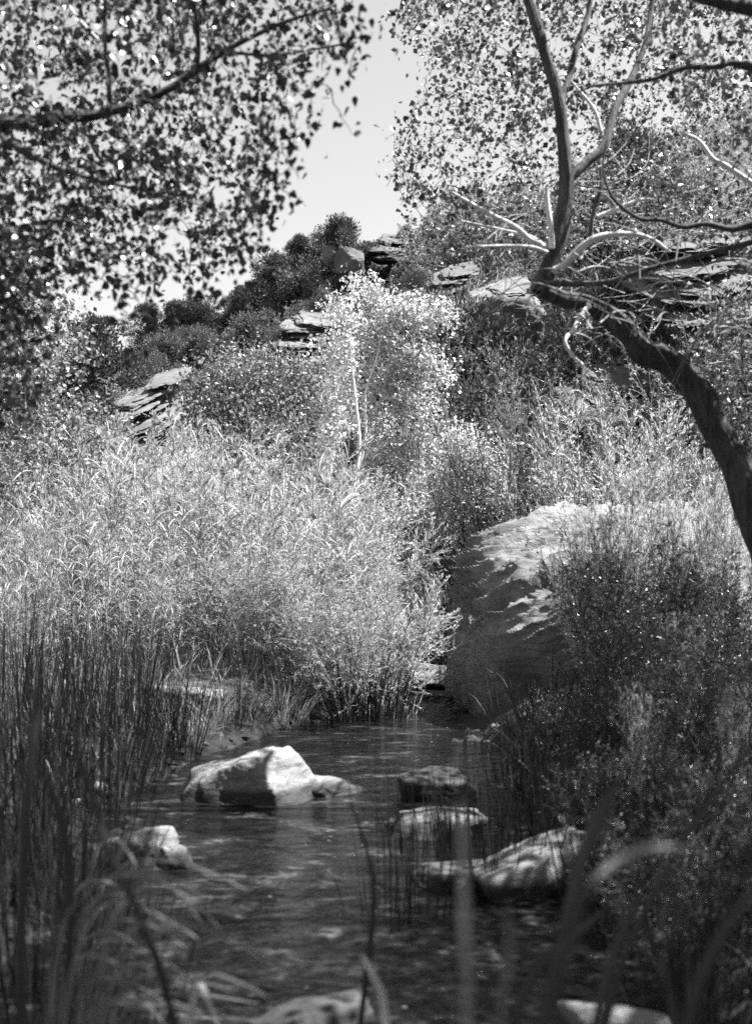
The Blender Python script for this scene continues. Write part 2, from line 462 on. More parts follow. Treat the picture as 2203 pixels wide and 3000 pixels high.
# the great boulder on the right bank
BC = np.array([2.60, 10.6, 0.35])
rock('sandstone_boulder', 'huge sandstone boulder with rippled sunlit top and dark face above the creek', BC, (1, 1, 1), 31, M['rock_big'], n=150, amp=0.10, k=13, freq=1.2, fine=True,
     planes=[((-.10, -1, -.10), 1.48), ((-1, -.12, .04), 1.72), ((-.06, -.44, .90), 1.30), ((-.42, -.25, .87), 1.58), ((0, -.05, 1), 1.68),
             ((1, 0, .1), 2.9), ((0, 1, .1), 1.3), ((0, 0, -1), 0.9)],
     strata=((-.34, .06, .94), 0.15, 0.25, 0.45), cat='boulder')

# faceted boulder standing in the creek: a dark front, a bright face turned to the sun
b0 = P(262, 800, 6.45)
rock('creek_boulder', 'pale faceted boulder standing in the creek, its right face glaring in sun', (b0[0] - .03, 6.72, -0.02), (1, 1, 1), 12, M['rock_pale'], n=60, amp=0.055, k=60, freq=4.5,
     planes=[((-.20, -.95, .22), .22), ((.62, -.62, .48), .24), ((-.30, .05, .95), .275), ((-.66, -.50, .56), .37), ((-.95, -.1, .25), .46), ((.75, .25, .60), .34), ((.95, .25, .15), .38), ((.05, .4, .90), .34), ((0, 1, .25), .45), ((0, 0, -1), .3)],
     cat='boulder')
rock('creek_stone', 'low pointed stone just behind the bright creek boulder', P(322, 797, 6.75) + [0, .15, -.02], (.27, .22, .16), 13, M['rock_pale'], cat='stone', rz=.2)
rock('creek_stone', 'small pale stone among the reeds by the left bank', P(114, 755, 8.0) * [1, 1, 0] + [0, 0, .06], (.19, .16, .10), 14, M['rock_pale'], cat='stone', rz=.5)
rock('creek_stone', 'pale flat-topped stone below the left reeds, in the water', P(142, 862, 5.3) * [1, 1, 0] + [0, 0, .03], (.19, .16, .16), 15, M['rock_pale'], cat='stone', rz=.3)
rock('creek_stone', 'small stone touching the flat-topped stone at its water side', P(176, 858, 5.3) * [1, 1, 0] + [0, -.03, .04], (.08, .09, .08), 16, M['rock_pale'], cat='stone')
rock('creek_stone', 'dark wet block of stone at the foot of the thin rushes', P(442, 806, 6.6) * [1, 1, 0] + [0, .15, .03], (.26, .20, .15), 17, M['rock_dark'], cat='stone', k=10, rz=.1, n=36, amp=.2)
rock('creek_stone', 'pale wide stone in front of the dark wet block', P(441, 826, 5.9) * [1, 1, 0] + [0, 0, .03], (.24, .20, .12), 18, M['rock_pale'], cat='stone', rz=-.1)
rock('creek_stone', 'tiny pale stone at the water side of the dark wet block', P(398, 822, 6.0) * [1, 1, 0] + [0, 0, .01], (.06, .07, .05), 26, M['rock_pale'], cat='stone')
rock('creek_stone', 'flat pale stone awash between rushes, lower middle', P(448, 872, 5.0) * [1, 1, 0] + [0, 0, .02], (.17, .15, .07), 19, M['rock_pale'], cat='stone')
rock('creek_stone', 'large rounded stone striped with light and shade on the right bank', P(535, 885, 4.9) * [1, 1, 0] + [0, .05, .05], (.28, .22, .18), 20, M['rock_pale'], cat='stone', tilt=(0, -.25), rz=.3, k=14, n=40, amp=.2)
rock('creek_stone', 'long low stone at the very bottom of the creek view', P(305, 1030, 3.5) * [1, 1, 0] + [0, -.02, -.01], (.21, .14, .09), 21, M['rock_pale'], cat='stone', rz=.2, k=9)
rock('creek_stone', 'pale rock beneath the blurred reeds at the lower right corner', P(622, 1050, 3.35) * [1, 1, 0] + [0, .0, .01], (.15, .15, .13), 22, M['rock_pale'], cat='stone', rz=.4)
rock('creek_slab', 'sunlit flat slab on the far bend of the creek', P(440, 668, 12.0) * [1, 1, 0] + [.0, .2, .10], (.40, .36, .18), 23, M['rock_pale'], cat='rock', k=16)
rock('creek_slab', 'small sunlit slab in front of the far flat slab', P(442, 690, 11.3) * [1, 1, 0] + [0, 0, .02], (.22, .18, .07), 24, M['rock_pale'], cat='rock')
rock('creek_stone', 'pale sunlit mound of sandstone behind the left reeds at the bank', onpx(192, 9.4) + [0, 0, -.06], (.40, .30, .14), 25, M['rock_pale'], cat='stone', k=10, n=36, amp=.3)

def ledge(name, label, px0, px1, py0, py1, n, seed, tilt=0.0, depth=2.0, mat='rock_ledge', d=None, thick=None, cat='rock ledge', over=0.0):
    """a stack of weathered sandstone slabs; each slab is a part"""
    rng = np.random.default_rng(seed)
    c = hill_at((px0 + px1) / 2, py1) if d is None else P((px0 + px1) / 2, py1, d)
    dd = c[1]; wid = (px1 - px0) / F * dd; hgt = (py1 - py0) / F * dd
    t = thing(name, label, cat, c)
    for i in range(n):
        s = i / max(n - 1, 1)
        V, Fq = rock_shape(rand_planes(rng, 9), 14, 24, seed * 7 + i, 0.34, 2.6)
        w = wid * (0.62 + 0.25 * rng.random()) * (1 - 0.25 * s) / 1.4
        th = hgt / n * (0.40 + 0.2 * rng.random())
        V = V * [w, depth * (0.5 + .2 * rng.random()), th]
        V = V + np.stack([0 * V[:, 0], 0 * V[:, 0], th * .5 * fbm(V * [1.2, 1.2, 5], 4, i + seed) * 2], 1)
        V = V + [wid * .16 * rng.normal(), depth * (.55 * s - .1) + .12 * rng.normal() - over * s, hgt * (i + .35) / n]
        V[:, 2] += V[:, 0] * tilt + V[:, 1] * .42
        m = MB(); m.add(V, Fq)
        link('slab', m.mesh('slab', M[mat]), t)
    V, Fq = rock_shape(rand_planes(rng, 9), 10, 18, seed + 3, 0.25, 2.0)
    V = V * [wid * .44, depth * .45, hgt * .50] + [0, depth * .55, hgt * .40]
    V[:, 2] += V[:, 0] * tilt + V[:, 1] * .42 - depth * .25
    m = MB(); m.add(V, Fq); link('rock_core', m.mesh('rock_core', M['rock_cliff']), t)
    return t
ledge('sandstone_ledge', 'tilted layered sandstone ledge below the dark pinyon at left', 122, 178, 388, 426, 6, 41, tilt=.30, depth=1.3, d=20)
ledge('sandstone_ledge', 'thinly layered sandstone ledge in the middle of the slope', 282, 346, 320, 354, 6, 42, tilt=-.05, depth=2.0)
ledge('sandstone_ledge', 'bright stepped ledge above the dark alcove', 466, 526, 293, 316, 6, 43, tilt=.10, depth=1.5, d=21)
ledge('sandstone_ledge', 'small dark-fronted ledge above the bright stepped one', 432, 472, 272, 286, 3, 44, tilt=.12, depth=1.3, d=25, mat='rock_cliff')
ledge('sandstone_ledge', 'layered ledges high at the right edge behind bare branches', 655, 770, 238, 330, 9, 45, tilt=.06, depth=2.4, d=16, mat='rock_cliff')
ledge('sandstone_ledge', 'low ledge on the slope behind the leaning trunk', 590, 700, 385, 420, 4, 46, tilt=.05, depth=1.5, d=15, mat='rock_cliff')
ledge('sandstone_ledge', 'pale ledge half hidden by pinyons on the left slope', 286, 318, 246, 262, 3, 47, tilt=.05, depth=2.0)
ledge('sandstone_ledge', 'pale rock band between the pinyons and the layered left ledge', 180, 215, 352, 372, 3, 50, tilt=.3, depth=1.5)
ac = P(478, 392, 19.5)
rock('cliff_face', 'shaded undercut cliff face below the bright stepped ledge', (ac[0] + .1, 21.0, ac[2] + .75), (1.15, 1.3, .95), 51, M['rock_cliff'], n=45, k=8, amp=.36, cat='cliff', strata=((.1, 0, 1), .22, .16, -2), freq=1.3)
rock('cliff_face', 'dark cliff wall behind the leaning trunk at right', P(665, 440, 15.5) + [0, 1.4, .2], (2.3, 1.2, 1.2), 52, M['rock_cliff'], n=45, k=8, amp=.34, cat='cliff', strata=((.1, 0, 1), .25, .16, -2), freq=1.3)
def at_ridge(px, py, d): return P(px, py, d)
rock('ridge_boulder', 'tall dark block perched on the ridge top', P(349, 262, 36), (.46, .4, .56), 61, M['rock_cliff'], cat='boulder', k=26, amp=.25)
rock('ridge_boulder', 'pale block left of the perched ridge boulder', P(333, 256, 36.5), (.42, .35, .42), 67, M['rock_ledge'], cat='boulder', k=26, amp=.3)
ledge('ridge_ledge', 'flat cracked ledge right of the perched ridge boulder', 362, 402, 238, 256, 3, 68, tilt=-.05, depth=1.6, d=37, mat='rock_cliff')

# ------------------------------------------------------------------ plant builders
def twig_walk(rng, start, d, L, n, wander=0.25, grav=0.0):
    p = np.array(start, float); d = norm(d); out = [p.copy()]
    for i in range(n):
        d = norm(d + rng.normal(size=3) * wander / math.sqrt(n) + np.array([0, 0, grav]) / n)
        p = p + d * L / n; out.append(p.copy())
    return np.array(out)
def shrub_parts(seed, h, rad, stems, twigs, lpt, L, Wd, leafmat, stemmat, T=T_RHOMB, style='willow', lean=(0, 0), low=0.25):
    """many-stemmed shrub: list of (part name, mesh, kind)"""
    rng = np.random.default_rng(seed); sm = MB(); lm = MB()
    pos, dirs = [], []
    for s in range(stems):
        a = rng.random() * 2 * math.pi; rr = math.sqrt(rng.random())
        base = np.array([math.cos(a), math.sin(a), 0]) * rr * rad * 0.35; base[2] = -0.08
        out = np.array([math.cos(a), math.sin(a), 0]) * (0.15 + rr * 0.85) * rad / h * 0.75 + np.array([lean[0], lean[1], 1])
        LL = h * (0.72 + 0.33 * rng.random()) * (1 - 0.18 * rr)
        st = twig_walk(rng, base, out, LL, 8, 0.22, -0.12 if style != 'feather' else 0.05)
        tube(sm, st, np.linspace(0.008, 0.0025, 9) * (h / 2) ** .5, 4)
        seg = st[1:]
        for t in range(twigs):
            f = low + (1 - low) * rng.random() ** 0.75
            i = min(int(f * 8), 7); q = st[i] + (st[i + 1] - st[i]) * (f * 8 - i)
            d0 = norm(norm(st[i + 1] - st[i]) * 0.9 + rng.normal(size=3) * (0.55 if style != 'feather' else .45))
            tl = h * (0.10 + 0.14 * rng.random()) * (1.25 - .6 * f)
            tw = twig_walk(rng, q, d0, tl, 4, 0.3, -0.1)
            tube(sm, tw, np.linspace(0.003, 0.001, 5), 3, cap=False)
            k = np.sort(rng.random(lpt)) * 3.999; ki = k.astype(int); kf = (k - ki)[:, None]
            pos.append(tw[ki] * (1 - kf) + tw[ki + 1] * kf)
            dd = norm(tw[ki + 1] - tw[ki])
            sp = {'willow': 0.42, 'feather': 0.40, 'round': 1.0, 'reed': .4}[style]
            dirs.append(norm(dd + rng.normal(size=(lpt, 3)) * sp + np.array([0, 0, -0.18 if style != 'feather' else .1])))
    pos = np.concatenate(pos); dirs = np.concatenate(dirs); N = len(pos)
    sc = 0.6 + 0.7 * rng.random(N)
    leaves(lm, pos, dirs, norm(rng.normal(size=(N, 3)) + SUN * .4 + [0, -.25, 0]), L * sc, Wd * sc, T)      # blades leaned to sun and viewer to brighten the foliage
    return [('branches', sm.mesh('branches', stemmat), 'stuff'), ('foliage', lm.mesh('foliage', leafmat, False), 'stuff')]
def reed_parts(seed, n, h, rad, mat, wid=0.012, droop=0.35, spread=0.25, plume=0, segs=6, lean=(0, 0)):
    rng = np.random.default_rng(seed); m = MB()
    for i in range(n):
        a = rng.random() * 6.283; r = math.sqrt(rng.random()) * rad
        b = np.array([math.cos(a) * r, math.sin(a) * r, -0.1])
        d = np.array([math.cos(a) * spread * r / rad + rng.normal() * spread * .4 + lean[0], math.sin(a) * spread * r / rad + rng.normal() * spread * .4 + lean[1], 1])
        blade(m, b, d, h * (0.55 + 0.55 * rng.random()), wid * (.6 + .8 * rng.random()), droop * rng.random() ** 1.3 * 2, segs=segs, rng=rng, twist=rng.normal() * .8)
    return [('foliage', m.mesh('foliage', mat, False), 'stuff')]
def cane_parts(seed, n, h, rad, stemmat, leafmat, lean=(0, 0), nl=9, ll=.30, wid=.016):
    """reed canes with arching leaves along the stem and a plume"""
    rng = np.random.default_rng(seed); m = MB(); sm = MB()
    for i in range(n):
        a = rng.random() * 6.283; r = math.sqrt(rng.random()) * rad
        b = np.array([math.cos(a) * r, math.sin(a) * r, -0.1])
        d = np.array([rng.normal() * .10 + lean[0], rng.normal() * .10 + lean[1], 1])
        hh = h * (.65 + .4 * rng.random())
        st = twig_walk(rng, b, d, hh, 7, .12)
        tube(sm, st, np.linspace(.005, .0025, 8), 4)
        np_ = 40; ft = rng.random(np_) ** .8; dr = np.array([math.cos(a * 3), math.sin(a * 3), 0]) * .10
        tip = st[-1] + np.outer(ft * .9, norm(st[-1] - st[-2]) * .20) + np.outer(ft ** 2, dr) + np.outer(ft ** 2, [0, 0, -.06])
        leaves(m, tip, norm(norm(st[-1] - st[-2]) + rng.normal(size=(np_, 3)) * .35 + dr * 4), norm(rng.normal(size=(np_, 3)) + SUN), .075, .010, T_RHOMB)
        for k in range(nl):
            f = .25 + .75 * rng.random(); j = min(int(f * 7), 6); q = st[j] + (st[j+1] - st[j]) * (f * 7 - j)
            aa = rng.random() * 6.283
            dd = np.array([math.cos(aa), math.sin(aa), 1.0 + .5 * rng.random()])
            blade(m, q, dd, ll * (.6 + .7 * rng.random()), wid * (.6 + .6 * rng.random()), .9 + .7 * rng.random(), segs=5, rng=rng)
    return [('stems', sm.mesh('stems', stemmat), 'stuff'), ('foliage', m.mesh('foliage', leafmat, False), 'stuff')]

def crown_tree(name, label, cat, loc, skel, clusters, lpc, L, Wd, leafmat, trunkmat, twigmat, T=T_HEART, spread=0.14, hang=0.6, seed=1, group=None, limbs=None,
               twr=0.004, lit=(), face=0.0):
    """skel: list of (name, points, radii, material, sides, rough); clusters are joined to the nearest wood by thin twigs that carry the leaves"""
    rng = np.random.default_rng(seed)
    t = thing(name, label, cat, loc, group)
    nodes = []
    for nm, pts, rad, mt, sd, rg in skel:
        m = MB(); tube(m, pts, rad, sd, rg, seed)
        link(nm, m.mesh(nm, mt, org=loc), t)
        nodes.append(pts[len(pts) // 6:])
    N = np.concatenate(nodes)
    C = np.asarray(clusters, float)
    for c0, rr in lit:     # clusters dropped along the sun line so chosen spots are lit
        v = C - np.asarray(c0); al = v @ SUN
        C = C[~((np.linalg.norm(v - al[:, None] * SUN, axis=1) < rr) & (al > 0))]
    d = np.array([np.min(np.sum((N - c) ** 2, 1)) for c in C]); C = C[np.argsort(d)]
    cap = np.zeros((len(N) + len(C) * 6, 3)); cap[:len(N)] = N; cnt = len(N)
    tm = MB(); pos, dirs = [], []
    for c in C:
        b = cap[np.argmin(np.sum((cap[:cnt] - c) ** 2, 1))]
        ln = np.linalg.norm(c - b)
        mid = (b + c) / 2 + np.array([0, 0, .18 * ln]) + rng.normal(size=3) * .10 * ln
        s = np.linspace(0, 1, 7)[:, None]
        cv = (1 - s) ** 2 * b + 2 * s * (1 - s) * mid + s * s * c
        cv[1:-1] += rng.normal(size=(5, 3)) * .03 * ln
        r0 = twr * (0.6 + 1.2 * min(ln, 1.5))
        tube(tm, cv, np.linspace(r0, twr * .35, 7), 4 if twr > .003 else 3, cap=False)
        cap[cnt:cnt + 5] = cv[2:]; cnt += 5
        k = max(1, int(lpc * (.6 + .8 * rng.random())))
        f = .35 + .65 * rng.random(k) ** .8; fi = np.minimum((f * 6).astype(int), 5); ff = (f * 6 - fi)[:, None]
        pp = cv[fi] * (1 - ff) + cv[fi + 1] * ff + rng.normal(size=(k, 3)) * spread * np.array([1, 1, .8])
        pos.append(pp)
        dirs.append(norm(rng.normal(size=(k, 3)) * .7 + np.array([0, 0, -hang])))
    pos = np.concatenate(pos); dirs = np.concatenate(dirs); n = len(pos)
    lm = MB(); sc = .5 + .8 * rng.random(n)
    leaves(lm, pos, dirs, norm(rng.normal(size=(n, 3)) + face * (SUN + [0, -.35, 0])), L * sc, Wd * sc * (.75 + .35 * rng.random(n)), T)
    link('twigs', tm.mesh('twigs', twigmat, org=loc), t, kind='stuff')
    link('crown', lm.mesh('crown', leafmat, False, org=loc), t, kind='stuff')
    return t
def pxline(rows, m=5):
    """rows of (px, py, depth, radius in picture pixels)"""
    q = smooth(np.array(rows, float), m)
    pts = np.stack([(q[:, 0] - W/2) / F * q[:, 2], q[:, 2], CAMZ + q[:, 2] * (YH - q[:, 1]) / F], 1)
    return pts, np.maximum(q[:, 3], .3) / F * q[:, 2]

# ------------------------------------------------------------------ big cottonwood on the right (leaning trunk)
BD, BL, BP = M['bark_dark'], M['bark_limb'], M['bark_pale']
def br(nm, rows, mat, sides=8, rough=.06, m=5):
    p, r = pxline(rows, m); return (nm, p, r, mat, sides, rough)
skel = [
    br('trunk', [(820, 690, 6.2, 26), (785, 590, 6.3, 22), (757, 520, 6.35, 19), (737, 470, 6.4, 15.5), (716, 432, 6.45, 13.5), (697, 392, 6.5, 13.5), (668, 362, 6.5, 12), (640, 350, 6.5, 11.5), (617, 324, 6.5, 10.5), (588, 305, 6.5, 8.5), (564, 300, 6.5, 8), (540, 291, 6.5, 7)], BD, 44, .34, 14),
    br('upper_trunk', [(540, 293, 6.5, 8.5), (547, 270, 6.5, 8.5), (556, 246, 6.5, 8.5), (563, 215, 6.5, 7.6), (566, 182, 6.5, 7.2), (562, 140, 6.5, 6.4), (558, 100, 6.5, 5.8), (546, 60, 6.5, 5), (536, 25, 6.5, 5), (525, -10, 6.5, 4.5), (508, -70, 6.5, 3.5)], BD, 30, .26, 12),
    br('limb', [(566, 182, 6.5, 5), (584, 164, 6.55, 4.8), (603, 146, 6.6, 4.5), (614, 109, 6.7, 4.2), (628, 84, 6.8, 3.6), (644, 45, 6.9, 3), (650, 10, 7, 2.6), (660, -60, 7, 2)], BL),
    br('limb', [(560, 102, 6.5, 3.6), (569, 75, 6.6, 3.2), (575, 50, 6.6, 3), (587, 14, 6.7, 2.4), (596, -40, 6.7, 2)], BL),
    br('limb', [(770, 68, 5.0, 4.5), (751, 67, 5.0, 4.2), (730, 63, 5.0, 3.2), (716, 67, 5.0, 3), (682, 68, 5.1, 2.7), (653, 79, 5.1, 2.3), (623, 83, 5.2, 1.8), (593, 86, 5.2, 1.2), (570, 96, 5.3, .8)], BL, 8, .25),
    br('limb', [(800, 20, 4.6, 9), (751, 9, 4.6, 7.5), (720, 3, 4.6, 6), (690, -6, 4.6, 5), (640, -30, 4.6, 4)], BD, 10),
    br('limb', [(790, 226, 6.0, 5), (751, 225, 6.0, 4.5), (730, 229, 6, 3.2), (705, 224, 6, 2.8), (682, 227, 6, 2.6), (660, 220, 6, 2.3), (640, 219, 6, 2.1), (622, 208, 6, 1.9), (609, 193, 6, 1.6), (602, 168, 6, 1.2), (606, 140, 6, .8)], BL, 8, .25),
    br('limb', [(546, 249, 6.6, 3.6), (530, 241, 6.6, 3.2), (516, 228, 6.6, 2.8), (493, 216, 6.6, 2.4), (473, 205, 6.6, 2), (446, 189, 6.6, 1.2)], BP),
    br('limb', [(551, 248, 6.45, 3.2), (550, 228, 6.4, 3), (547, 205, 6.4, 2.6), (546, 187, 6.4, 1.6)], BP),
    br('limb', [(550, 272, 6.5, 4), (562, 266, 6.4, 4), (589, 241, 6.3, 3.6), (616, 234, 6.3, 2.8), (646, 237, 6.3, 2), (670, 252, 6.3, 1.2)], BP),
    br('limb', [(544, 246, 6.6, 2.2), (530, 237, 6.7, 1.8), (502, 230, 6.8, 1.6), (461, 221, 6.9, 1)], BP),
    br('limb', [(546, 252, 6.4, 2), (530, 247, 6.3, 1.8), (502, 246, 6.3, 1.5), (466, 247, 6.3, .9)], BP),
    br('limb', [(600, 132, 6.6, 2.2), (593, 109, 6.6, 1.8), (571, 82, 6.6, 1)], BP),
    br('limb', [(596, 217, 6.4, 2.4), (621, 207, 6.4, 2.2), (639, 200, 6.4, 1.8), (656, 200, 6.4, 1)], BP),
    br('limb', [(760, 190, 6.4, 3), (725, 166, 6.4, 2.6), (712, 159, 6.4, 2.4), (698, 141, 6.4, 2), (680, 132, 6.4, 1.2)], BP),
    br('limb', [(545, 283, 6.4, 3), (575, 284, 6.3, 3), (612, 281, 6.2, 2.8), (648, 269, 6.1, 2.6), (705, 254, 6.0, 2.8), (760, 240, 6.0, 3)], BL),
    br('limb', [(588, 306, 6.4, 2.6), (578, 318, 6.3, 2.4), (573, 330, 6.25, 2.2), (564, 341, 6.2, 2), (573, 357, 6.2, 1.8), (582, 366, 6.2, 1.4), (581, 380, 6.2, .8)], BP),
    br('limb', [(600, 160, 6.5, 2.5), (601, 185, 6.4, 2.4), (592, 215, 6.4, 2), (588, 250, 6.4, 1.5)], BL),
]
# thin bare arching twigs under the crown
rg = np.random.default_rng(77)
for i in range(46):
    x0 = 560 + 190 * rg.random(); y0 = 250 + 90 * rg.random(); dd = 5.6 + 1.2 * rg.random()
    ang = rg.normal() * .9; ln = 40 + 70 * rg.random(); s = rg.choice([-1, 1])
    rows = [(x0 + s * ln * t * math.cos(ang) , y0 + ln * (math.sin(ang) * t * .6 + (.9 * t * t - .35 * t)), dd + .3 * t, 1.1 - .7 * t) for t in (0, .25, .5, .75, 1)]
    p, r = pxline(rows, 3); skel.append(('twig', p, r, M['bark_twig'] if i % 3 else M['bark_grey'], 4, 0))
tw = MB()
for i in range(190):
    x0 = 450 + 310 * rg.random(); y0 = 150 + 230 * rg.random(); dd = 5.9 + 2.5 * rg.random()
    if y0 > 300 and x0 < 560: continue
    a0 = rg.random() * 6.283; ln = 25 + 60 * rg.random(); bend = rg.normal() * .5
    rows = [(x0 + ln * t * math.cos(a0 + bend * t), y0 + ln * t * math.sin(a0 + bend * t) * .8, dd + .4 * t, .65 - .45 * t) for t in (0, .3, .6, 1)]
    p, rr_ = pxline(rows, 3); tube(tw, p, rr_, 3, cap=False)
PALE_TWIGS = tw
polyR = [(395, 0), (388, 25), (402, 46), (430, 62), (418, 88), (402, 112), (392, 135), (385, 160), (380, 192), (398, 205), (425, 235), (440, 268), (470, 275), (520, 262), (590, 250), (660, 245), (760, 262), (760, -40), (392, -40)]
cl = [sample_poly(polyR, 1550, 6.9, 10.5, rg), sample_poly([(560, -40), (640, 20), (640, 130), (560, 190), (450, 160), (430, 60)], 120, 6.6, 8, rg),
      sample_poly([(640, -40), (760, -40), (760, 150), (650, 110)], 70, 4.8, 6.5, rg)]
# unseen clusters added right and above the view to shade the banks
q = np.stack([rg.uniform(.3, 6.6, 2600), rg.uniform(1.8, 8.6, 2600), rg.uniform(3.0, 5.8, 2600)], 1)
q = q[(q[:, 0] / q[:, 1] > .37) | ((q[:, 2] - CAMZ) / q[:, 1] > .53)]
q = q[vnoise(q * 1.1, 60) > .40]
skel.append(('limb', smooth(np.array([[2.75, 6.3, .9], [3.3, 5.9, 2.2], [3.7, 5.0, 3.6], [3.6, 3.9, 4.8], [3.0, 2.4, 5.6]]), 5), np.linspace(.10, .03, 21), BL, 8, .08))  # unseen limb added to carry the shading clusters
LIT = [((b0[0] + .15, 6.7, .25), .42), ((2.0, 10.4, 1.6), 1.3), ((.95, 4.95, .2), .15)]
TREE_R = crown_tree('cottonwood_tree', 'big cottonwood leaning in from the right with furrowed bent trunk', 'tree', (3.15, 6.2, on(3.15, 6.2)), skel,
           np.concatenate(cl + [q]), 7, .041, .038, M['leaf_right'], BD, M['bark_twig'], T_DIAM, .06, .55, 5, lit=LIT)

link('bare_twigs', PALE_TWIGS.mesh('bare_twigs', M['bark_grey'], org=TREE_R.location), TREE_R, kind='stuff')

# ------------------------------------------------------------------ cottonwood hanging in from the left (trunk outside the picture)
skel = [
    br('trunk', [(-420, 800, 5.2, 40), (-400, 600, 5.2, 34), (-360, 400, 5.1, 30), (-280, 240, 5.0, 24), (-170, 160, 4.9, 18), (-60, 130, 4.8, 12), (0, 122, 4.7, 6.5), (35, 123, 4.7, 5.6), (60, 117, 4.7, 5.2), (90, 116, 4.7, 4.8), (115, 110, 4.7, 4.4), (150, 98, 4.7, 4), (180, 83, 4.7, 3.6)], BD, 20, .30, 8),
    br('limb', [(178, 84, 4.7, 4.4), (196, 70, 4.7, 3.8), (235, 45, 4.7, 3), (285, 22, 4.7, 2.2), (330, 8, 4.7, 1.4)], BL),
    br('limb', [(190, 74, 4.7, 3), (225, 54, 4.8, 2.2), (270, 55, 4.8, 1.8), (320, 48, 4.9, 1.4), (356, 42, 4.9, .8)], BL),
    br('limb', [(196, 70, 4.7, 3), (198, 45, 4.6, 2.8), (195, 10, 4.5, 2.4), (190, -40, 4.4, 2)], BL),
    br('limb', [(-60, 115, 4.9, 5), (0, 138, 4.6, 4.4), (40, 160, 4.5, 3.6), (68, 172, 4.5, 3), (105, 182, 4.5, 2.2), (140, 190, 4.5, 1.5), (200, 205, 4.5, .9)], BL),
    br('limb', [(110, 113, 4.7, 3.2), (108, 70, 4.6, 2.6), (104, 30, 4.5, 2.2), (108, -30, 4.4, 2)], BL),
    br('limb', [(100, 42, 4.6, 1.6), (75, 15, 4.6, 1.5), (60, -10, 4.6, 1.2)], BP),
    br('limb', [(-80, 180, 5.4, 4), (-20, 250, 5.2, 3), (20, 330, 5.2, 2), (30, 420, 5.2, 1)], BL),
]
rg = np.random.default_rng(78)
A = [(-60, -40), (345, -40), (352, 20), (350, 46), (318, 60), (300, 82), (282, 98), (288, 125), (268, 140), (282, 160), (262, 178), (290, 205), (268, 225), (240, 232), (262, 252), (232, 268), (200, 285), (160, 292), (150, 308), (110, 290), (80, 268), (40, 300), (-60, 300)]
Bp = [(-60, -20), (240, -20), (230, 110), (210, 210), (120, 250), (-60, 260)]
Cc = [(-60, 240), (60, 240), (72, 290), (40, 340), (34, 400), (10, 430), (-60, 430)]
edge = np.array([P(*e, 4.5) for e in [(352, 40), (364, 38), (340, 12), (322, 72), (300, 95), (292, 115), (300, 128), (288, 160), (270, 168), (290, 200), (262, 222), (262, 245), (255, 262), (200, 262), (150, 285), (145, 315), (112, 262), (180, 278), (235, 240), (312, 88), (275, 148), (282, 190), (100, 280), (120, 300)]])
cl = np.concatenate([sample_poly(A, 980, 4.2, 6.2, rg), sample_poly(Bp, 420, 4.2, 6.8, rg), sample_poly(Cc, 190, 4.2, 5.6, rg), edge, edge + rg.normal(size=edge.shape) * .06, edge + rg.normal(size=edge.shape) * .10, edge + rg.normal(size=edge.shape) * .12])
q = np.stack([rg.uniform(-5.5, -1.5, 200), rg.uniform(3.0, 7.5, 200), rg.uniform(2.8, 6.5, 200)], 1); q = q[q[:, 0] / q[:, 1] < -.4]
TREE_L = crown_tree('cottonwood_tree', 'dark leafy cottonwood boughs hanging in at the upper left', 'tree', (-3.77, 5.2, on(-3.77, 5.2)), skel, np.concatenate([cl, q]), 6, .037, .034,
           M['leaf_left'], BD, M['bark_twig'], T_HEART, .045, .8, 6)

def overhead(tree, n, lo, hi, seed, mat, limb):
    """unseen leaves and limb added to a crown to shade creek and foreground"""
    rng = np.random.default_rng(seed); lo = np.array(lo); hi = np.array(hi)
    q = lo + rng.random((n * 4, 3)) * (hi - lo)
    keep = (vnoise(q * .9, seed) > .44) & ((q[:, 1] < .4) | (np.abs(q[:, 0]) / np.maximum(q[:, 1], .05) > .40) | ((q[:, 2] - CAMZ) / np.maximum(q[:, 1], .05) > .56))
    for c0, rr in LIT[:1]:
        v = q - np.asarray(c0); al = v @ SUN; keep &= ~((np.linalg.norm(v - al[:, None] * SUN, axis=1) < rr) & (al > 0))
    q = q[keep][:n]; m = MB(); k = len(q); sc = .7 + .6 * rng.random(k)
    leaves(m, q, norm(rng.normal(size=(k, 3)) + [0, 0, -.4]), norm(rng.normal(size=(k, 3))), .07 * sc, .065 * sc, T_RHOMB)
    link('crown', m.mesh('crown', mat, False, org=tree.location), tree, kind='stuff')  # unseen leaves added to block sky light
    m = MB(); p = smooth(np.array(limb), 5); tube(m, p, np.linspace(.09, .02, len(p)), 7); link('limb', m.mesh('limb', BL, org=tree.location), tree)  # unseen limb added beneath the blocking leaves
overhead(TREE_R, 26000, (.4, .5, 3.0), (6.6, 8.5, 5.6), 71, M['leaf_right'], [[3.4, 5.8, 2.4], [3.9, 4.4, 3.8], [3.4, 2.6, 4.8], [2.4, .8, 5.2]])
overhead(TREE_L, 30000, (-5.5, -5.5, 2.6), (4.5, 2.6, 5.4), 72, M['leaf_left'], [[-3.5, 5.1, 2.6], [-3.6, 3.0, 4.0], [-2.6, .8, 4.8], [-.6, -1.6, 5.0], [1.8, -3.2, 4.6]])

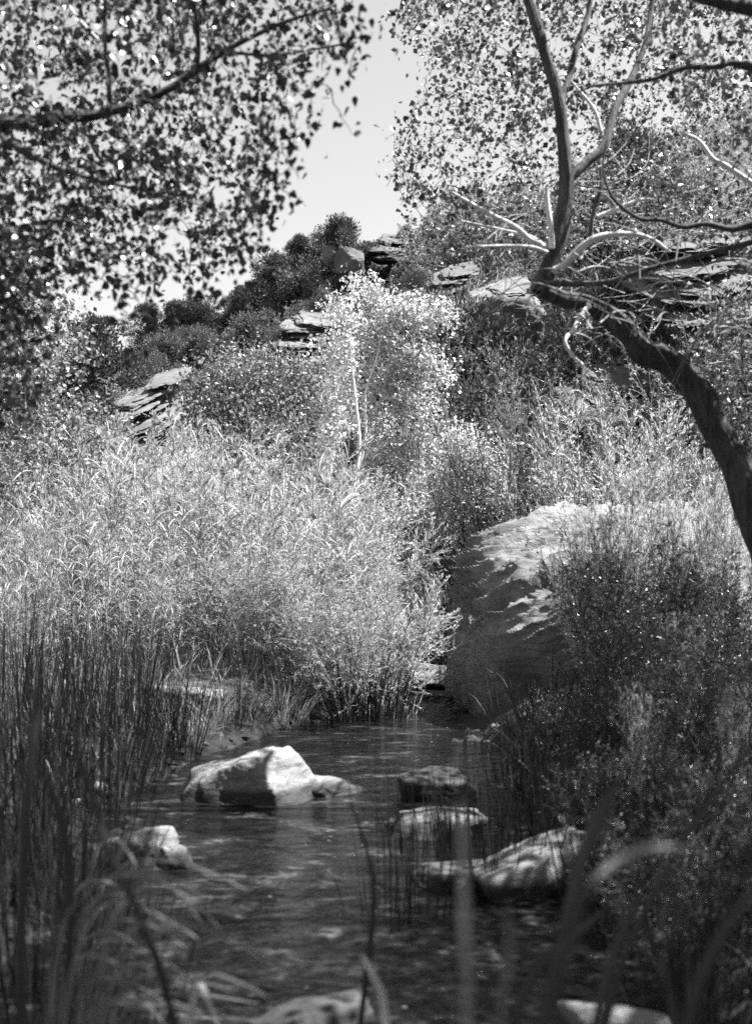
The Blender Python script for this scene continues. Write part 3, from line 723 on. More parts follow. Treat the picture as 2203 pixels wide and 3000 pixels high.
# ------------------------------------------------------------------ middle-distance trees
def mid_tree(name, label, base, top, ells, nclus, lpc, L, leafmat, trunkmat, twigmat, seed, T=T_DIAM, r0=.05, trunks=1, spread=.12, shell=0.5, Wr=.85):
    rng = np.random.default_rng(seed); base = np.asarray(base, float)
    sk = []
    for k in range(trunks):
        b = base + [.18 * k * (-1) ** k, .1 * k, -.1]; tp = np.asarray(top, float) + [.35 * k * (-1) ** (k + 1), .2 * k, -.5 * k]
        s = np.linspace(0, 1, 9)[:, None]; p = b + (tp - b) * s; p[1:-1, :2] += rng.normal(size=(7, 2)) * .05
        p = smooth(p, 3); sk.append(('trunk', p, np.linspace(r0 * (1 - .25 * k), r0 * .2, len(p)), trunkmat, 8, .05))
    C = []; tot = sum(e[3] * e[4] * e[5] for e in ells)
    for (x, y, z, a, b_, c) in ells:
        k = int(nclus * (a * b_ * c) / tot) + 4
        v = norm(rng.normal(size=(k, 3))) * (shell + (1 - shell) * rng.random((k, 1))) ** .6
        C.append(np.array([x, y, z]) + v * [a, b_, c])
    return crown_tree(name, label, 'tree', base, sk, np.concatenate(C), lpc, L, L * Wr, leafmat, trunkmat, twigmat, T, spread, .3, seed, twr=.0028, face=0.4)
def E(px, py, d, rx, ry, rd=None):
    p = P(px, py, d); return (*p, rx / F * d, (rd or rx) / F * d, ry / F * d)
mid_tree('sapling_tree', 'pale slender sapling with white stem in the middle of the slope', onpx(349, 14.5), P(356, 272, 15.0),
         [E(368, 288, 15.3, 20, 18), E(345, 312, 14.7, 20, 18), E(398, 312, 15.4, 30, 20), E(432, 318, 15.5, 24, 18), E(372, 338, 15.5, 26, 20), E(335, 352, 14.6, 22, 18), E(412, 352, 15.3, 30, 20),
          E(440, 372, 15.5, 16, 14), E(385, 380, 15.6, 26, 20), E(340, 392, 15.8, 20, 18), E(415, 402, 15.3, 28, 22), E(378, 425, 15.9, 24, 22), E(425, 440, 15.2, 26, 22), E(330, 430, 14.8, 18, 18), E(330, 395, 14.7, 14, 14), E(392, 465, 15.5, 28, 22), E(365, 500, 15.8, 30, 24), E(415, 495, 15.2, 26, 24)],
         560, 30, .054, M['leaf_pale'], BP, M['stem'], 101, T_RHOMB, .042, 2, .10, .2)
mid_tree('leafy_tree', 'round grey-leaved tree between the pale sapling and the left ledge', onpx(262, 17.5), P(265, 350, 17.5),
         [E(262, 372, 17.5, 55, 34), E(222, 388, 17.5, 40, 30), E(305, 392, 17.3, 36, 34), E(255, 415, 17.2, 60, 34), E(312, 432, 17, 28, 28), E(265, 450, 16.8, 55, 30), E(205, 415, 17.2, 26, 24)],
         460, 32, .062, M['leaf_mid'], M['bark_limb'], M['stem'], 102, T_RHOMB, .06, 2, .16, .25)
mid_tree('leafy_shrub', 'bright round leafy bush beside the great boulder', onpx(472, 14.3), P(470, 440, 14.3),
         [E(470, 462, 14.3, 26, 26), E(488, 480, 14.2, 20, 24), E(448, 476, 14.3, 24, 22), E(440, 505, 14.3, 26, 30), E(478, 512, 14.2, 34, 30), E(495, 500, 14.2, 14, 20), E(455, 440, 14.4, 14, 16)],
         260, 34, .048, M['leaf_pale'], M['stem'], M['stem'], 103, T_RHOMB, .03, 2, .12, .3)
mid_tree('leafy_tree', 'sunlit cottonwood crown behind the dark boughs at the left edge', onpx(-50, 11), P(0, 270, 11),
         [E(20, 300, 11, 52, 40), E(55, 345, 11, 36, 44), E(-10, 360, 11, 60, 50), E(30, 410, 10.8, 50, 40), E(-20, 250, 11, 50, 40)],
         330, 22, .055, M['leaf_mid'], M['bark_limb'], M['stem'], 104, T_DIAM, .07, 1, .13, .25)
mid_tree('leafy_shrub', 'shadowy broad-leaved bush at the left edge below the pinyon', onpx(45, 13.5), P(48, 420, 13.5),
         [E(45, 440, 13.5, 55, 34), E(95, 425, 13.5, 34, 28), E(10, 480, 13, 45, 34), E(70, 480, 13, 44, 30)],
         230, 24, .055, M['leaf_mid'], M['stem'], M['stem'], 105, T_RHOMB, .035, 2, .13, .3)
mid_tree('leafy_tree', 'twiggy pale tree filling the slope behind the bent trunk', hill_at(570, 300), P(560, 200, 19),
         [E(470, 225, 18, 40, 28), E(520, 215, 18, 45, 30), E(580, 225, 18, 50, 34), E(650, 220, 17, 55, 40), E(720, 200, 17, 50, 50), E(700, 140, 18, 60, 40), E(600, 180, 19, 45, 30)],
         330, 20, .065, M['leaf_mid'], BL, M['bark_twig'], 106, T_RHOMB, .04, 1, .18, .2)
mid_tree('leafy_tree', 'leafy tree at the right edge behind the leaning trunk', onpx(745, 9.5), P(740, 330, 9.5),
         [E(740, 350, 9.5, 36, 40), E(720, 405, 9.5, 28, 34), E(755, 440, 9.5, 34, 50), E(735, 300, 9.5, 24, 24)],
         150, 20, .052, M['leaf_mid'], M['bark_limb'], M['stem'], 107, T_DIAM, .035, 1, .13, .25)

# ------------------------------------------------------------------ pinyons and junipers on the hill
def pinyon_parts(seed, h, rad, n_cl, lpc, L, mat, flat=.55):
    rng = np.random.default_rng(seed); tm = MB(); lm = MB(); pos = []; dirs = []
    tr = twig_walk(rng, (0, 0, -.3), (rng.normal() * .15, rng.normal() * .15, 1), h * .86, 8, .28)
    tube(tm, tr, np.linspace(.13, .03, 9) * h / 4, 8, .12, seed)
    lt = MB(); lobes = []
    for k in range(n_cl):
        f = .16 + .84 * (k + rng.random()) / n_cl
        i = min(int(f * 8), 7); q = tr[i] + (tr[i+1] - tr[i]) * (f * 8 - i)
        a = k * 2.4 + rng.normal() * .5
        reach = rad * (1.05 - .75 * f ** 2.0) * (.55 + .5 * rng.random())
        d = np.array([math.cos(a), math.sin(a), .35 + .3 * rng.random()])
        l = twig_walk(rng, q, d, reach, 4, .35, .25); tube(lt, l, np.linspace(.04, .012, 5) * h / 4, 5)
        for j, w in ((2, .6), (3, .85), (4, 1.0)):
            c = l[j] + rng.normal(size=3) * .08 * rad
            m = int(lpc * w)
            rr = rad * .26 * (.8 + .5 * rng.random())
            v = norm(rng.normal(size=(m, 3))); s = v * (rng.random((m, 1)) ** .4) * [rr, rr, rr * flat * 1.2]
            pos.append(c + s); dirs.append(norm(v + [0, 0, .5] + rng.normal(size=(m, 3)) * .5))
    v = norm(rng.normal(size=(lpc * 2, 3))); pos.append(tr[-1] + v * rad * .22 * rng.random((lpc * 2, 1)) ** .4); dirs.append(norm(v + [0, 0, .6]))
    pos = np.concatenate(pos); dirs = np.concatenate(dirs); N = len(pos); sc = .6 + .8 * rng.random(N)
    leaves(lm, pos, dirs, norm(rng.normal(size=(N, 3))), L * sc, L * .38 * sc, T_RHOMB)
    return [('trunk', tm.mesh('trunk', M['stem_black']), None), ('limbs', lt.mesh('limbs', M['stem_black']), 'stuff'), ('crown', lm.mesh('crown', mat, False), 'stuff')]
PIN = [pinyon_parts(200 + i, 4.0, 1.5, 20, 230, .115, M['needle']) for i in range(4)]
JUN = [pinyon_parts(220 + i, 2.6, 1.35, 16, 190, .10, M['juniper'], .8) for i in range(3)]
JUNF = [pinyon_parts(240 + i, 2.6, 1.35, 18, 420, .065, M['juniper'], .8) for i in range(2)]
trees = [  # kind, prototype, px, py of the foot, height in px, label, depth
    ('P', 0, 116, 428, 140, 'tall dark pinyon with black forked trunk standing above the left ledge', 23),
    ('P', 1, 262, 345, 92, 'large dark pinyon on the skyline left of the ridge rocks', None),
    ('P', 2, 366, 256, 56, 'tallest pinyon on the skyline beside the perched ridge boulder', 37),
    ('P', 3, 322, 296, 68, 'dark pinyon just below the ridge rocks', None),
    ('J', 0, 300, 322, 62, 'juniper leaning against the pinyon below the ridge rocks', None),
    ('P', 1, 176, 362, 58, 'small pinyon on the low skyline right of the tall dark pinyon', None),
    ('J', 1, 200, 360, 54, 'round juniper on the low skyline in the saddle', None),
    ('P', 2, 226, 352, 62, 'pinyon at the left foot of the large skyline pinyon', None),
    ('J', 2, 250, 372, 54, 'juniper below the large skyline pinyon', None),
    ('J', 0, 196, 388, 54, 'juniper behind the layered left ledge', None),
    ('J', 1, 160, 395, 60, 'grey juniper beside the trunk of the tall dark pinyon', None),
    ('P', 3, 72, 425, 100, 'dark pinyon half hidden by boughs at far left', 25),
    ('J', 2, 138, 405, 50, 'low grey juniper at the foot of the tall dark pinyon', None),
    ('J', 0, 350, 306, 44, 'juniper on the slope right under the perched boulder', None),
    ('P', 0, 408, 264, 44, 'small pinyon on the ridge where the right crown begins', None),
    ('P', 2, 430, 258, 50, 'pinyon showing through the left edge of the right crown', None),
    ('P', 1, 618, 215, 124, 'dark conifer rising behind the forked limbs of the bent cottonwood', 26),
    ('P', 3, 505, 240, 66, 'dark pinyon behind the upright part of the bent cottonwood', None),
    ('J', 1, 560, 265, 60, 'juniper on the right slope behind the upright trunk', None),
    ('J', 2, 690, 235, 74, 'juniper high on the right slope behind bare branches', None),
    ('J', 0, 640, 345, 64, 'dark juniper on the slope behind the arching bare twigs', 17),
    ('P', 0, 715, 300, 84, 'dark pinyon at right edge above the leaning trunk', 18),
    ('J', 1, 284, 378, 46, 'juniper just above the round grey-leaved tree', None),
    ('P', 0, 20, 400, 90, 'dark pinyon at the left picture edge behind the cottonwood boughs', 27),
    ('J', 2, 420, 310, 44, 'grey juniper left of the bright stepped ledge', None),
    ('P', 1, 148, 362, 56, 'pinyon on the skyline right behind the tall dark pinyon', 38),
    ('J', 0, 600, 310, 64, 'juniper in shade behind the elbow of the bent cottonwood', 19),
    ('P', 2, 192, 352, 44, 'pinyon far back on the saddle skyline', 39),
    ('J', 1, 222, 392, 52, 'juniper above the crown of the round grey tree, at its left', None),
    ('P', 3, 288, 312, 58, 'pinyon on the skyline between the large pinyon and the ridge rocks', None),
    ('J', 2, 175, 372, 44, 'juniper above the top of the layered left ledge', None),
    ('P', 0, 240, 330, 48, 'pinyon peeping over the saddle beside the large pinyon', 39),
    ('J', 0, 315, 340, 46, 'juniper over the thinly layered mid-slope ledge', None),
    ('P', 1, 95, 398, 70, 'pinyon behind the tall dark one, toward the left edge', 31),
    ('P', 3, 206, 362, 66, 'dark pinyon in the middle of the low skyline saddle', None),
    ('P', 0, 302, 300, 62, 'dark pinyon filling the skyline left of the pale ridge block', None),
    ('P', 2, 342, 285, 46, 'pinyon in front of the perched ridge boulder, at its left', None),
    ('P', 1, 450, 262, 56, 'dark pinyon on the ridge above the stepped ledge', None),
    ('P', 0, 480, 255, 60, 'dark pinyon on the ridge left of the upright trunk', None),
    ('P', 3, 398, 268, 40, 'dark pinyon on the ridge just right of the flat cracked ledge', None),
    ('J', 0, 462, 300, 40, 'juniper half hiding the stepped ledge', 20.0),
    ('J', 1, 540, 345, 56, 'juniper in the shade under the bent trunk', 18.5),
]
rg = np.random.default_rng(9)
for k, i, px, py, hp, lab, d in trees:
    c = hill_at(px, py) if d is None else P(px, py, d)
    if d is not None: c[2] = on(c[0], c[1])
    topz = CAMZ + c[1] * (YH - (py - hp * (1.22 if c[1] > 28 and px < 345 else 1.0))) / F
    hh = max(topz - c[2], 1.0)
    src, h0, nm, ct = (PIN, 4.0, 'pinyon_tree', 'tree') if k == 'P' else (JUN, 2.6, 'juniper_tree', 'tree')
    s = hh / h0
    if k == 'J' and c[1] < 24: src = JUNF; i = i % 2
    ws = min(s, 1.35) if k == 'P' else s
    place(src[i], nm, lab, ct, c - [0, 0, .05], rg.random() * 6.28, (s * .95 if k == 'P' else s, s * .95 if k == 'P' else s, s), 'conifers on the hillside')

# ------------------------------------------------------------------ willow thicket and other shrubs
WIL = [shrub_parts(300 + i, 2.6, 1.0, 28, 18, 20, .062, .0115, M['leaf_willow'], M['stem_pale'], T_RHOMB, 'willow') for i in range(4)]
FEA = [shrub_parts(320 + i, 2.0, .95, 36, 20, 26, .042, .0105, M['leaf_willow'], M['stem_pale'], T_RHOMB, 'feather') for i in range(2)]
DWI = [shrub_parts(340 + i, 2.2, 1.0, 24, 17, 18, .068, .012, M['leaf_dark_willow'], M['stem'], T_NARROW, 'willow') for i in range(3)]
TAM = shrub_parts(360, 2.6, 1.3, 34, 24, 28, .042, .011, M['sage'], M['stem'], T_RHOMB, 'feather')
SHB = [shrub_parts(365 + i, 2.4, 1.1, 28, 18, 20, .036, .018, M['leaf_mid'], M['bark_twig'], T_RHOMB, 'round') for i in range(2)]
CANE = [cane_parts(380 + i, 46, 2.2, .6, M['leaf_straw'], M['leaf_straw'], (.05, 0)) for i in range(2)]
def put(src, h0, px, d, top, name, lab, cat, group=None, rz=None, wide=1.0):
    c = onpx(px, d); topz = CAMZ + d * (YH - top) / F; s = (topz - c[2]) / h0
    return place(src, name, lab, cat, c, rg.random() * 6.28 if rz is None else rz, (s * wide, s * wide, s), group)
G1 = 'willows of the bright thicket across the creek'
for i, (px, d, top, lab) in enumerate([
    (268, 15.4, 432, 'willow behind the thicket at the foot of the round grey tree'),
    (310, 15.0, 440, 'willow behind the thicket between grey tree and sapling'),
    (150, 16.5, 420, 'willow under the tilted left ledge'),
    (185, 17.0, 415, 'willow between the left ledge and the grey tree'),
    (30, 13.8, 455, 'tall willow at the left end of the back of the bright thicket'),
    (95, 14.0, 428, 'willow at the back of the thicket below the shadowy bush'),
    (165, 14.2, 418, 'tallest willow of the thicket, under the layered left ledge'),
    (230, 14.0, 420, 'willow at the back of the thicket below the round grey tree'),
    (290, 13.8, 448, 'willow at the back of the thicket left of the white sapling stem'),
    (338, 13.0, 440, 'willow standing at the foot of the white sapling stem'),
    (382, 13.8, 490, 'willow at the back of the thicket, toward the round bright bush'),
    (60, 12.0, 475, 'willow in the middle row at the left, above the reeds'),
    (130, 12.0, 452, 'willow in the middle row below the tallest willow'),
    (200, 11.8, 455, 'willow in the middle row above the pale sandstone mound'),
    (262, 11.8, 462, 'middle row willow in the centre of the bright thicket'),
    (325, 11.6, 490, 'middle row willow above the dark reed stems'),
    (335, 11.6, 500, 'middle row willow near the far creek bend'),
    (356, 11.4, 525, 'small willow leaning over the far creek bend'),
    (190, 10.8, 535, 'short willow in front of the thicket over the sandstone mound'),
    (250, 10.4, 525, 'short willow at the water edge left of the dark reed stems'),
    (310, 10.2, 535, 'short willow at the water edge behind the creek boulder'),
    (360, 10.1, 555, 'short willow with dark stems standing at the water edge'),
    (364, 10.2, 575, 'lowest willow on the tip of bank opposite the great boulder'),
]):
    put(WIL[i % 4] if i % 3 else FEA[i % 2], 2.6 if i % 3 else 2.0, px, d, top, 'willow_shrub', lab, 'willow', G1, wide=1.0 if d > 11 else 1.25)
put(TAM, 2.6, 525, 14.2, 352, 'feathery_shrub', 'feathery grey shrub with dark stems below the alcove', 'shrub', wide=.9)
put(TAM, 2.6, 575, 14.6, 385, 'feathery_shrub', 'feathery shrub between the grey one and the dark cliff wall', 'shrub', wide=.8)
put(FEA[0], 2.0, 605, 12.9, 382, 'feathery_shrub', 'bright feathery bush rising behind the great boulder', 'shrub')
put(FEA[1], 2.0, 645, 12.6, 400, 'feathery_shrub', 'bright feathery bush behind the boulder top near the trunk', 'shrub')
put(FEA[0], 2.0, 572, 14.2, 440, 'feathery_shrub', 'low feathery bush behind the boulder shoulder', 'shrub')
put(DWI[0], 2.2, 615, 8.4, 500, 'willow_shrub', 'willow standing against the face of the great boulder', 'willow', wide=.75)
put(FEA[1], 2.0, 655, 8.6, 432, 'feathery_shrub', 'tall bright feathery bush hiding the right half of the boulder top', 'shrub', wide=.62)
put(FEA[0], 2.0, 712, 8.9, 440, 'feathery_shrub', 'feathery bush between the boulder and the leaning trunk', 'shrub', wide=.6)
put(FEA[1], 2.0, 603, 8.5, 490, 'feathery_shrub', 'bright feathery bush before the middle of the boulder', 'shrub', wide=.5)
put(CANE[0], 2.2, 690, 6.6, 610, 'reed_canes', 'pale canes tangled among the shaded right willows', 'reeds', wide=.7)
put(CANE[1], 2.2, 735, 5.2, 690, 'reed_canes', 'pale canes at the right edge of the shaded bank', 'reeds', wide=.6)
put(CANE[0], 2.2, 640, 5.6, 690, 'reed_canes', 'pale canes above the striped stone in the shaded bank', 'reeds', wide=.5)
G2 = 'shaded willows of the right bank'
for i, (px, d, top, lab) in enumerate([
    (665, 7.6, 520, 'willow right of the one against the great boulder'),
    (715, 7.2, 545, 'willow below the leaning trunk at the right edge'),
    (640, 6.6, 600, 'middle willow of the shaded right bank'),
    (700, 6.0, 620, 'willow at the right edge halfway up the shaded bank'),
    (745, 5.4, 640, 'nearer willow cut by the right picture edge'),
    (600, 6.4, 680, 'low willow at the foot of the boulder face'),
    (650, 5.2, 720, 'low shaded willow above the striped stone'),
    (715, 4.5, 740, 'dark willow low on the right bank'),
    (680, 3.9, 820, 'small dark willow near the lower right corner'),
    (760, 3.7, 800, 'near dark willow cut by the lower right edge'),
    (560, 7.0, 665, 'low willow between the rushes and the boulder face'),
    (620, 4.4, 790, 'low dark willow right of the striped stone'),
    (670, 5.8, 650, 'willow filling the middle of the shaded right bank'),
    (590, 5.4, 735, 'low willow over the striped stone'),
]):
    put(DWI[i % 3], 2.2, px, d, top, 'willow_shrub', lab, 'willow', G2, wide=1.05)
G3 = 'pale reed canes along the left bank'
for i, (px, d, top, lab) in enumerate([
    (20, 10.4, 505, 'pale reed canes at the left edge behind the dark cattails'),
    (85, 10.6, 515, 'pale reed canes between the left edge and the middle willows'),
    (150, 10.2, 540, 'pale reed canes left of the sandstone mound'),
    (215, 12.4, 428, 'arching pale canes rising in the middle of the thicket'),
    (284, 12.2, 436, 'arching pale canes left of the white sapling stem'),
    (110, 12.4, 432, 'arching pale canes at the left of the thicket'),
    (40, 8.6, 575, 'pale canes among the left cattails'),
    (325, 11.0, 468, 'arching pale canes in front of the sapling foot'),
    (168, 11.2, 455, 'plumed pale canes in the middle of the left thicket'),
    (245, 10.9, 478, 'plumed pale canes in the very centre of the thicket'),
    (60, 11.2, 462, 'plumed pale canes near the left edge of the thicket'),
]):
    put(CANE[i % 2], 2.2, px, d, top, 'reed_canes', lab, 'reeds', G3)
for i, (px, d, top, lab) in enumerate([
    (600, 15.5, 345, 'dark brush on the slope under the elbow of the bent trunk'),
    (650, 14.8, 365, 'dark brush behind the leaning trunk, over the cliff wall'),
    (690, 14.2, 300, 'tall dark brush at right behind the leaning trunk'),
    (735, 14.5, 270, 'tall dark brush at the right edge under the bare limbs'),
    (630, 17.0, 300, 'brush high on the right slope behind the arching twigs'),
    (560, 17.5, 330, 'brush beside the alcove behind the bent trunk'),
    (455, 17.0, 385, 'brush left of the alcove behind the sapling'),
]):
    put(SHB[i % 2], 2.4, px, d, top, 'brush_shrub', lab, 'shrub', 'dark brush of the right slope')
# cattails and rushes
CAT = [reed_parts(400 + i, 130, 2.0, .55, M['leaf_reed'], .016, .30, .22) for i in range(3)]
RUS = [reed_parts(420 + i, 70, 1.3, .30, M['leaf_rush'], .013, .12, .22, segs=4) for i in range(2)]
G4 = 'cattail clumps of the left bank'
for i, (px, d, top, lab) in enumerate([
    (15, 7.6, 560, 'cattail clump at the left edge below the pale canes'),
    (70, 7.4, 585, 'cattail clump second from the left edge, behind'),
    (120, 7.8, 590, 'cattail clump with dark tips above the small pale stone'),
    (30, 6.2, 610, 'cattail clump in the middle of the left bank'),
    (95, 6.2, 650, 'cattail clump above the flat-topped stone'),
    (150, 7.6, 640, 'cattail clump at the water edge left of the creek boulder'),
    (10, 4.8, 660, 'shaded cattail clump at the left edge'),
    (70, 4.6, 720, 'shaded cattail clump beside the flat-topped stone'),
    (20, 3.6, 740, 'dark near cattail clump at the lower left edge'),
    (60, 3.0, 850, 'low dark cattail clump in the lower left corner'),
    (110, 4.2, 800, 'dark cattail clump behind the drooping sedge'),
]):
    put(CAT[i % 3], 2.0, px, d, top, 'cattail_clump', lab, 'cattails', G4, wide=.95)
G5 = 'cattail clumps of the right bank'
for i, (px, d, top, lab) in enumerate([
    (520, 6.6, 690, 'cattail clump at the foot of the great boulder'),
    (565, 5.8, 720, 'cattail clump above the striped stone'),
    (610, 5.0, 760, 'cattail clump behind the striped stone, to its right'),
    (690, 3.4, 850, 'dark near cattail clump at lower right'),
]):
    put(CAT[(i + 1) % 3], 2.0, px, d, top, 'cattail_clump', lab, 'cattails', G5, wide=.9)
for i, (px, d, top, lab) in enumerate([
    (362, 10.0, 600, 'dark rush stems at the water edge under the thicket'),
    (430, 5.6, 745, 'thin dark rushes rising past the dark wet stone'),
    (470, 5.4, 730, 'thin dark rushes right of the dark wet stone'),
    (400, 4.6, 745, 'sparse thin rushes in open water, lower middle'),
    (500, 5.0, 740, 'dark rushes left of the striped stone'),
    (540, 5.6, 715, 'dark rushes between the great boulder and the striped stone'),
    (575, 5.1, 735, 'dark rushes behind the striped stone'),
    (600, 4.5, 780, 'dark rushes right of the striped stone'),
    (178, 7.9, 655, 'thin dark rushes before the sandstone mound'),
    (228, 8.8, 660, 'thin dark rushes on the shore behind the creek boulder'),
    (380, 9.9, 640, 'short dark rush stems under the thicket tip'),
]):
    put(RUS[i % 2], 1.3, px, d, top, 'rush_clump', lab, 'rushes', 'dark rush clumps at the water', wide=1.0 if i not in (3,) else .6)

# yuccas
def yucca_parts(seed):
    rng = np.random.default_rng(seed); m = MB()
    for i in range(70):
        v = norm(rng.normal(size=3)); v[2] = abs(v[2]) * .9 + .12
        blade(m, (0, 0, .08), v, .5 * (.7 + .4 * rng.random()), .022, .05, segs=3, rng=rng)
    return [('foliage', m.mesh('foliage', M['sage'], False), 'stuff')]
YU = yucca_parts(3)
for px, py, d, lab, s in [(664, 328, 15.5, 'spiky yucca on the ledge above the leaning trunk', 1.0), (284, 326, None, 'spiky yucca on top of the mid-slope ledge', 1.4), (272, 330, None, 'second yucca left of the one on the mid-slope ledge', 1.1)]:
    c = hill_at(px, py) if d is None else P(px, py, d)
    place(YU, 'yucca_plant', lab, 'yucca', c, rg.random() * 6, s)
SCR = [shrub_parts(370 + i, 1.6, .95, 24, 15, 20, .042, .022, M['leaf_mid'], M['bark_twig'], T_RHOMB, 'round', low=.1) for i in range(3)]
for px, py, w in [(455, 262, 'above the small dark-fronted ledge'), (490, 270, 'over the bright stepped ledge'), (520, 262, 'left of the upright trunk'), (475, 250, 'high up, right of the ridge rocks'), (545, 250, 'right behind the upright trunk'),
                  (585, 262, 'behind the pale forked limb'), (615, 255, 'behind the curving limb'), (645, 262, 'under the looping limb'), (680, 250, 'right of the looping limb'), (720, 255, 'high at the right edge'), (600, 285, 'just above the bent trunk'),
                  (660, 300, 'above the bent trunk toward the right'), (700, 300, 'left of the right edge, over the trunk'), (740, 320, 'at the right edge over the trunk'), (440, 290, 'left of the bright stepped ledge'), (530, 330, 'beside the undercut cliff'),
                  (450, 335, 'at the left end of the undercut cliff'), (500, 345, 'below the undercut cliff')]:
    c = hill_at(px, py); sz = rg.uniform(.9, 1.4) * max(1, c[1] / 24)
    place(SCR[int(rg.integers(3))], 'scrub_bush', 'leafy scrub bush ' + w, 'bush', c - [0, 0, .1], rg.random() * 6, sz, 'leafy scrub on the right slope')
for i, (px, d, top, w) in enumerate([(436, 19.0, 288, 'in front of the small dark-fronted ledge'), (505, 18.6, 312, 'before the undercut cliff'), (468, 18.2, 330, 'at the foot of the undercut cliff'), (540, 18.0, 300, 'between the stepped ledge and the bent trunk'), (620, 16.0, 330, 'behind the leaning trunk, low'), (725, 13.0, 400, 'at the right edge behind the leaning trunk')]):
    put(SCR[i % 3], 1.6, px, d, top, 'scrub_bush', 'tall leafy scrub bush ' + w, 'bush', 'leafy scrub on the right slope', wide=.6)
# sage bushes on the slope
SAG = [shrub_parts(440 + i, .9, .6, 18, 9, 16, .045, .018, M['sage'], M['stem'], T_RHOMB, 'round', low=.15) for i in range(3)]
sp = [(310, 300), (335, 285), (300, 340), (262, 352), (225, 372), (185, 400), (150, 420), (320, 315), (345, 330), (380, 268), (410, 285), (395, 300), (432, 330), (470, 262), (500, 268), (540, 300), (575, 330), (610, 340), (650, 360), (690, 350), (620, 400), (720, 380), (130, 440), (90, 440), (60, 455), (230, 392), (420, 350), (560, 280), (680, 270), (640, 300)]
near = ['below the ridge rocks', 'under the perched ridge boulder', 'left of the mid-slope ledge', 'below the large skyline pinyon', 'above the round grey tree', 'right of the layered left ledge', 'at the foot of the left ledge', 'on the slope over the mid ledge', 'right of the mid-slope ledge', 'on the ridge under the tallest pinyon',
        'on the ridge right of the rocks', 'beside the top of the pale sapling', 'left of the dark alcove', 'above the bright stepped ledge', 'on the bright stepped ledge', 'behind the elbow of the bent trunk', 'behind the dangling pale branch', 'among the arching bare twigs', 'beside the yucca above the trunk', 'right of the yucca above the trunk',
        'above the dark cliff wall', 'at the right edge over the trunk', 'at the left under the pinyon trunk', 'left of the dark pinyon foot', 'by the left picture edge', 'between left ledge and grey tree', 'left of the alcove, behind the sapling', 'behind the upright trunk base', 'under the right layered ledges', 'behind the bare branches on the right']
for (px, py), w in zip(sp, near):
    c = hill_at(px, py); s = rg.uniform(.8, 1.5) * max(1, c[1] / 26)
    place(SAG[int(rg.integers(3))], 'sage_bush', 'low grey bush ' + w, 'bush', c, rg.random() * 6, s, 'grey bushes on the slope')

# ------------------------------------------------------------------ grass
m = MB()
rg = np.random.default_rng(21)
n = 15000
d = rg.uniform(3.0, 17, n); x = rg.uniform(-.42, .42, n) * d
cx = np.interp(d, _cd, _cx); cw = np.interp(d, _cd, _cw)
k = (np.abs(x - cx) - cw) > .03; x, d = x[k], d[k]
n2 = 16000; d2 = rg.uniform(15, 41, n2); x2 = rg.uniform(-.40, .40, n2) * d2
q2 = vnoise(np.stack([x2 * .7, d2 * .7, 0 * x2], -1), 40); x2, d2 = x2[q2 > .42], d2[q2 > .42]
X_ = np.concatenate([x, x2]); Y_ = np.concatenate([d, d2]); Zg = gz(X_, Y_)
n = len(X_)
dv = np.stack([rg.normal(size=n) * .4, rg.normal(size=n) * .4, np.ones(n)], 1)
sc = np.concatenate([np.full(len(x), 1.0), np.full(len(x2), 1.4)])
leaves(m, np.stack([X_, Y_, Zg - .02], 1), dv, norm(rg.normal(size=(n, 3))), rg.uniform(.15, .45, n) * sc, rg.uniform(.008, .016, n) * sc * np.where(Y_ > 15, 1.8, 1), T_NARROW)
nn = len(x)
def gr(sel): 
    mm = MB(); leaves(mm, np.stack([X_, Y_, Zg - .02], 1)[sel], dv[sel], norm(rg.normal(size=(int(sel.sum()), 3))), (rg.uniform(.15, .45, n) * sc)[sel], (rg.uniform(.008, .016, n) * sc * np.where(Y_ > 15, 1.8, 1))[sel], T_NARROW); return mm
near_sel = (Y_ < 9.2) & ((X_ > 0) | (Y_ < 7))  # near banks take the darker reed material, their shade put into the colour
m = gr(~near_sel)
gn = link('grass', gr(near_sel).mesh('grass', M['leaf_reed'], False), kind='stuff'); gn['label'] = 'grass along the near creek banks, shade put into its colour'; gn['category'] = 'grass'
go = link('grass', m.mesh('grass', M['grass'], False), kind='stuff'); go['label'] = 'dry grass scattered on banks and slope'; go['category'] = 'grass'

# ------------------------------------------------------------------ near blades, each one a part
def near_reed(lab, rows_list, mat, width_px=None, cat='reed', name='reed_plant'):
    """rows: (px, py, depth, half width px) along one blade, root first"""
    rows_list = [[(rw[0][0], 552 + 1.5 * F / rw[0][2] + 15, rw[0][2], rw[0][3])] + rw for rw in rows_list]
    root = rows_list[0][0]; b = P(root[0], root[1], root[2]); b = np.array([b[0], b[1], max(-.3, min(0.1, b[2]))])
    t = thing(name, lab, cat, b)
    for rows in rows_list:
        pts, hw = pxline(rows, 4); n = len(pts); mm = MB()
        tg = norm(np.gradient(pts, axis=0)); view = norm(pts - [0, 0, CAMZ])
        s = norm(np.cross(tg, view)); s = norm(s + .35 * view); nn = np.cross(s, tg)
        V = np.stack([pts - s * hw[:, None] + nn * hw[:, None] * .35, pts, pts + s * hw[:, None] + nn * hw[:, None] * .35], 1).reshape(-1, 3)
        i = np.arange(n - 1)[:, None] * 3 + np.arange(2)[None]
        mm.add(V, np.stack([i, i + 1, i + 4, i + 3], -1).reshape(-1, 4))
        link('blade', mm.mesh('blade', mat, True, org=b), t)
    return t
S, RD = M['leaf_straw'], M['leaf_reed']
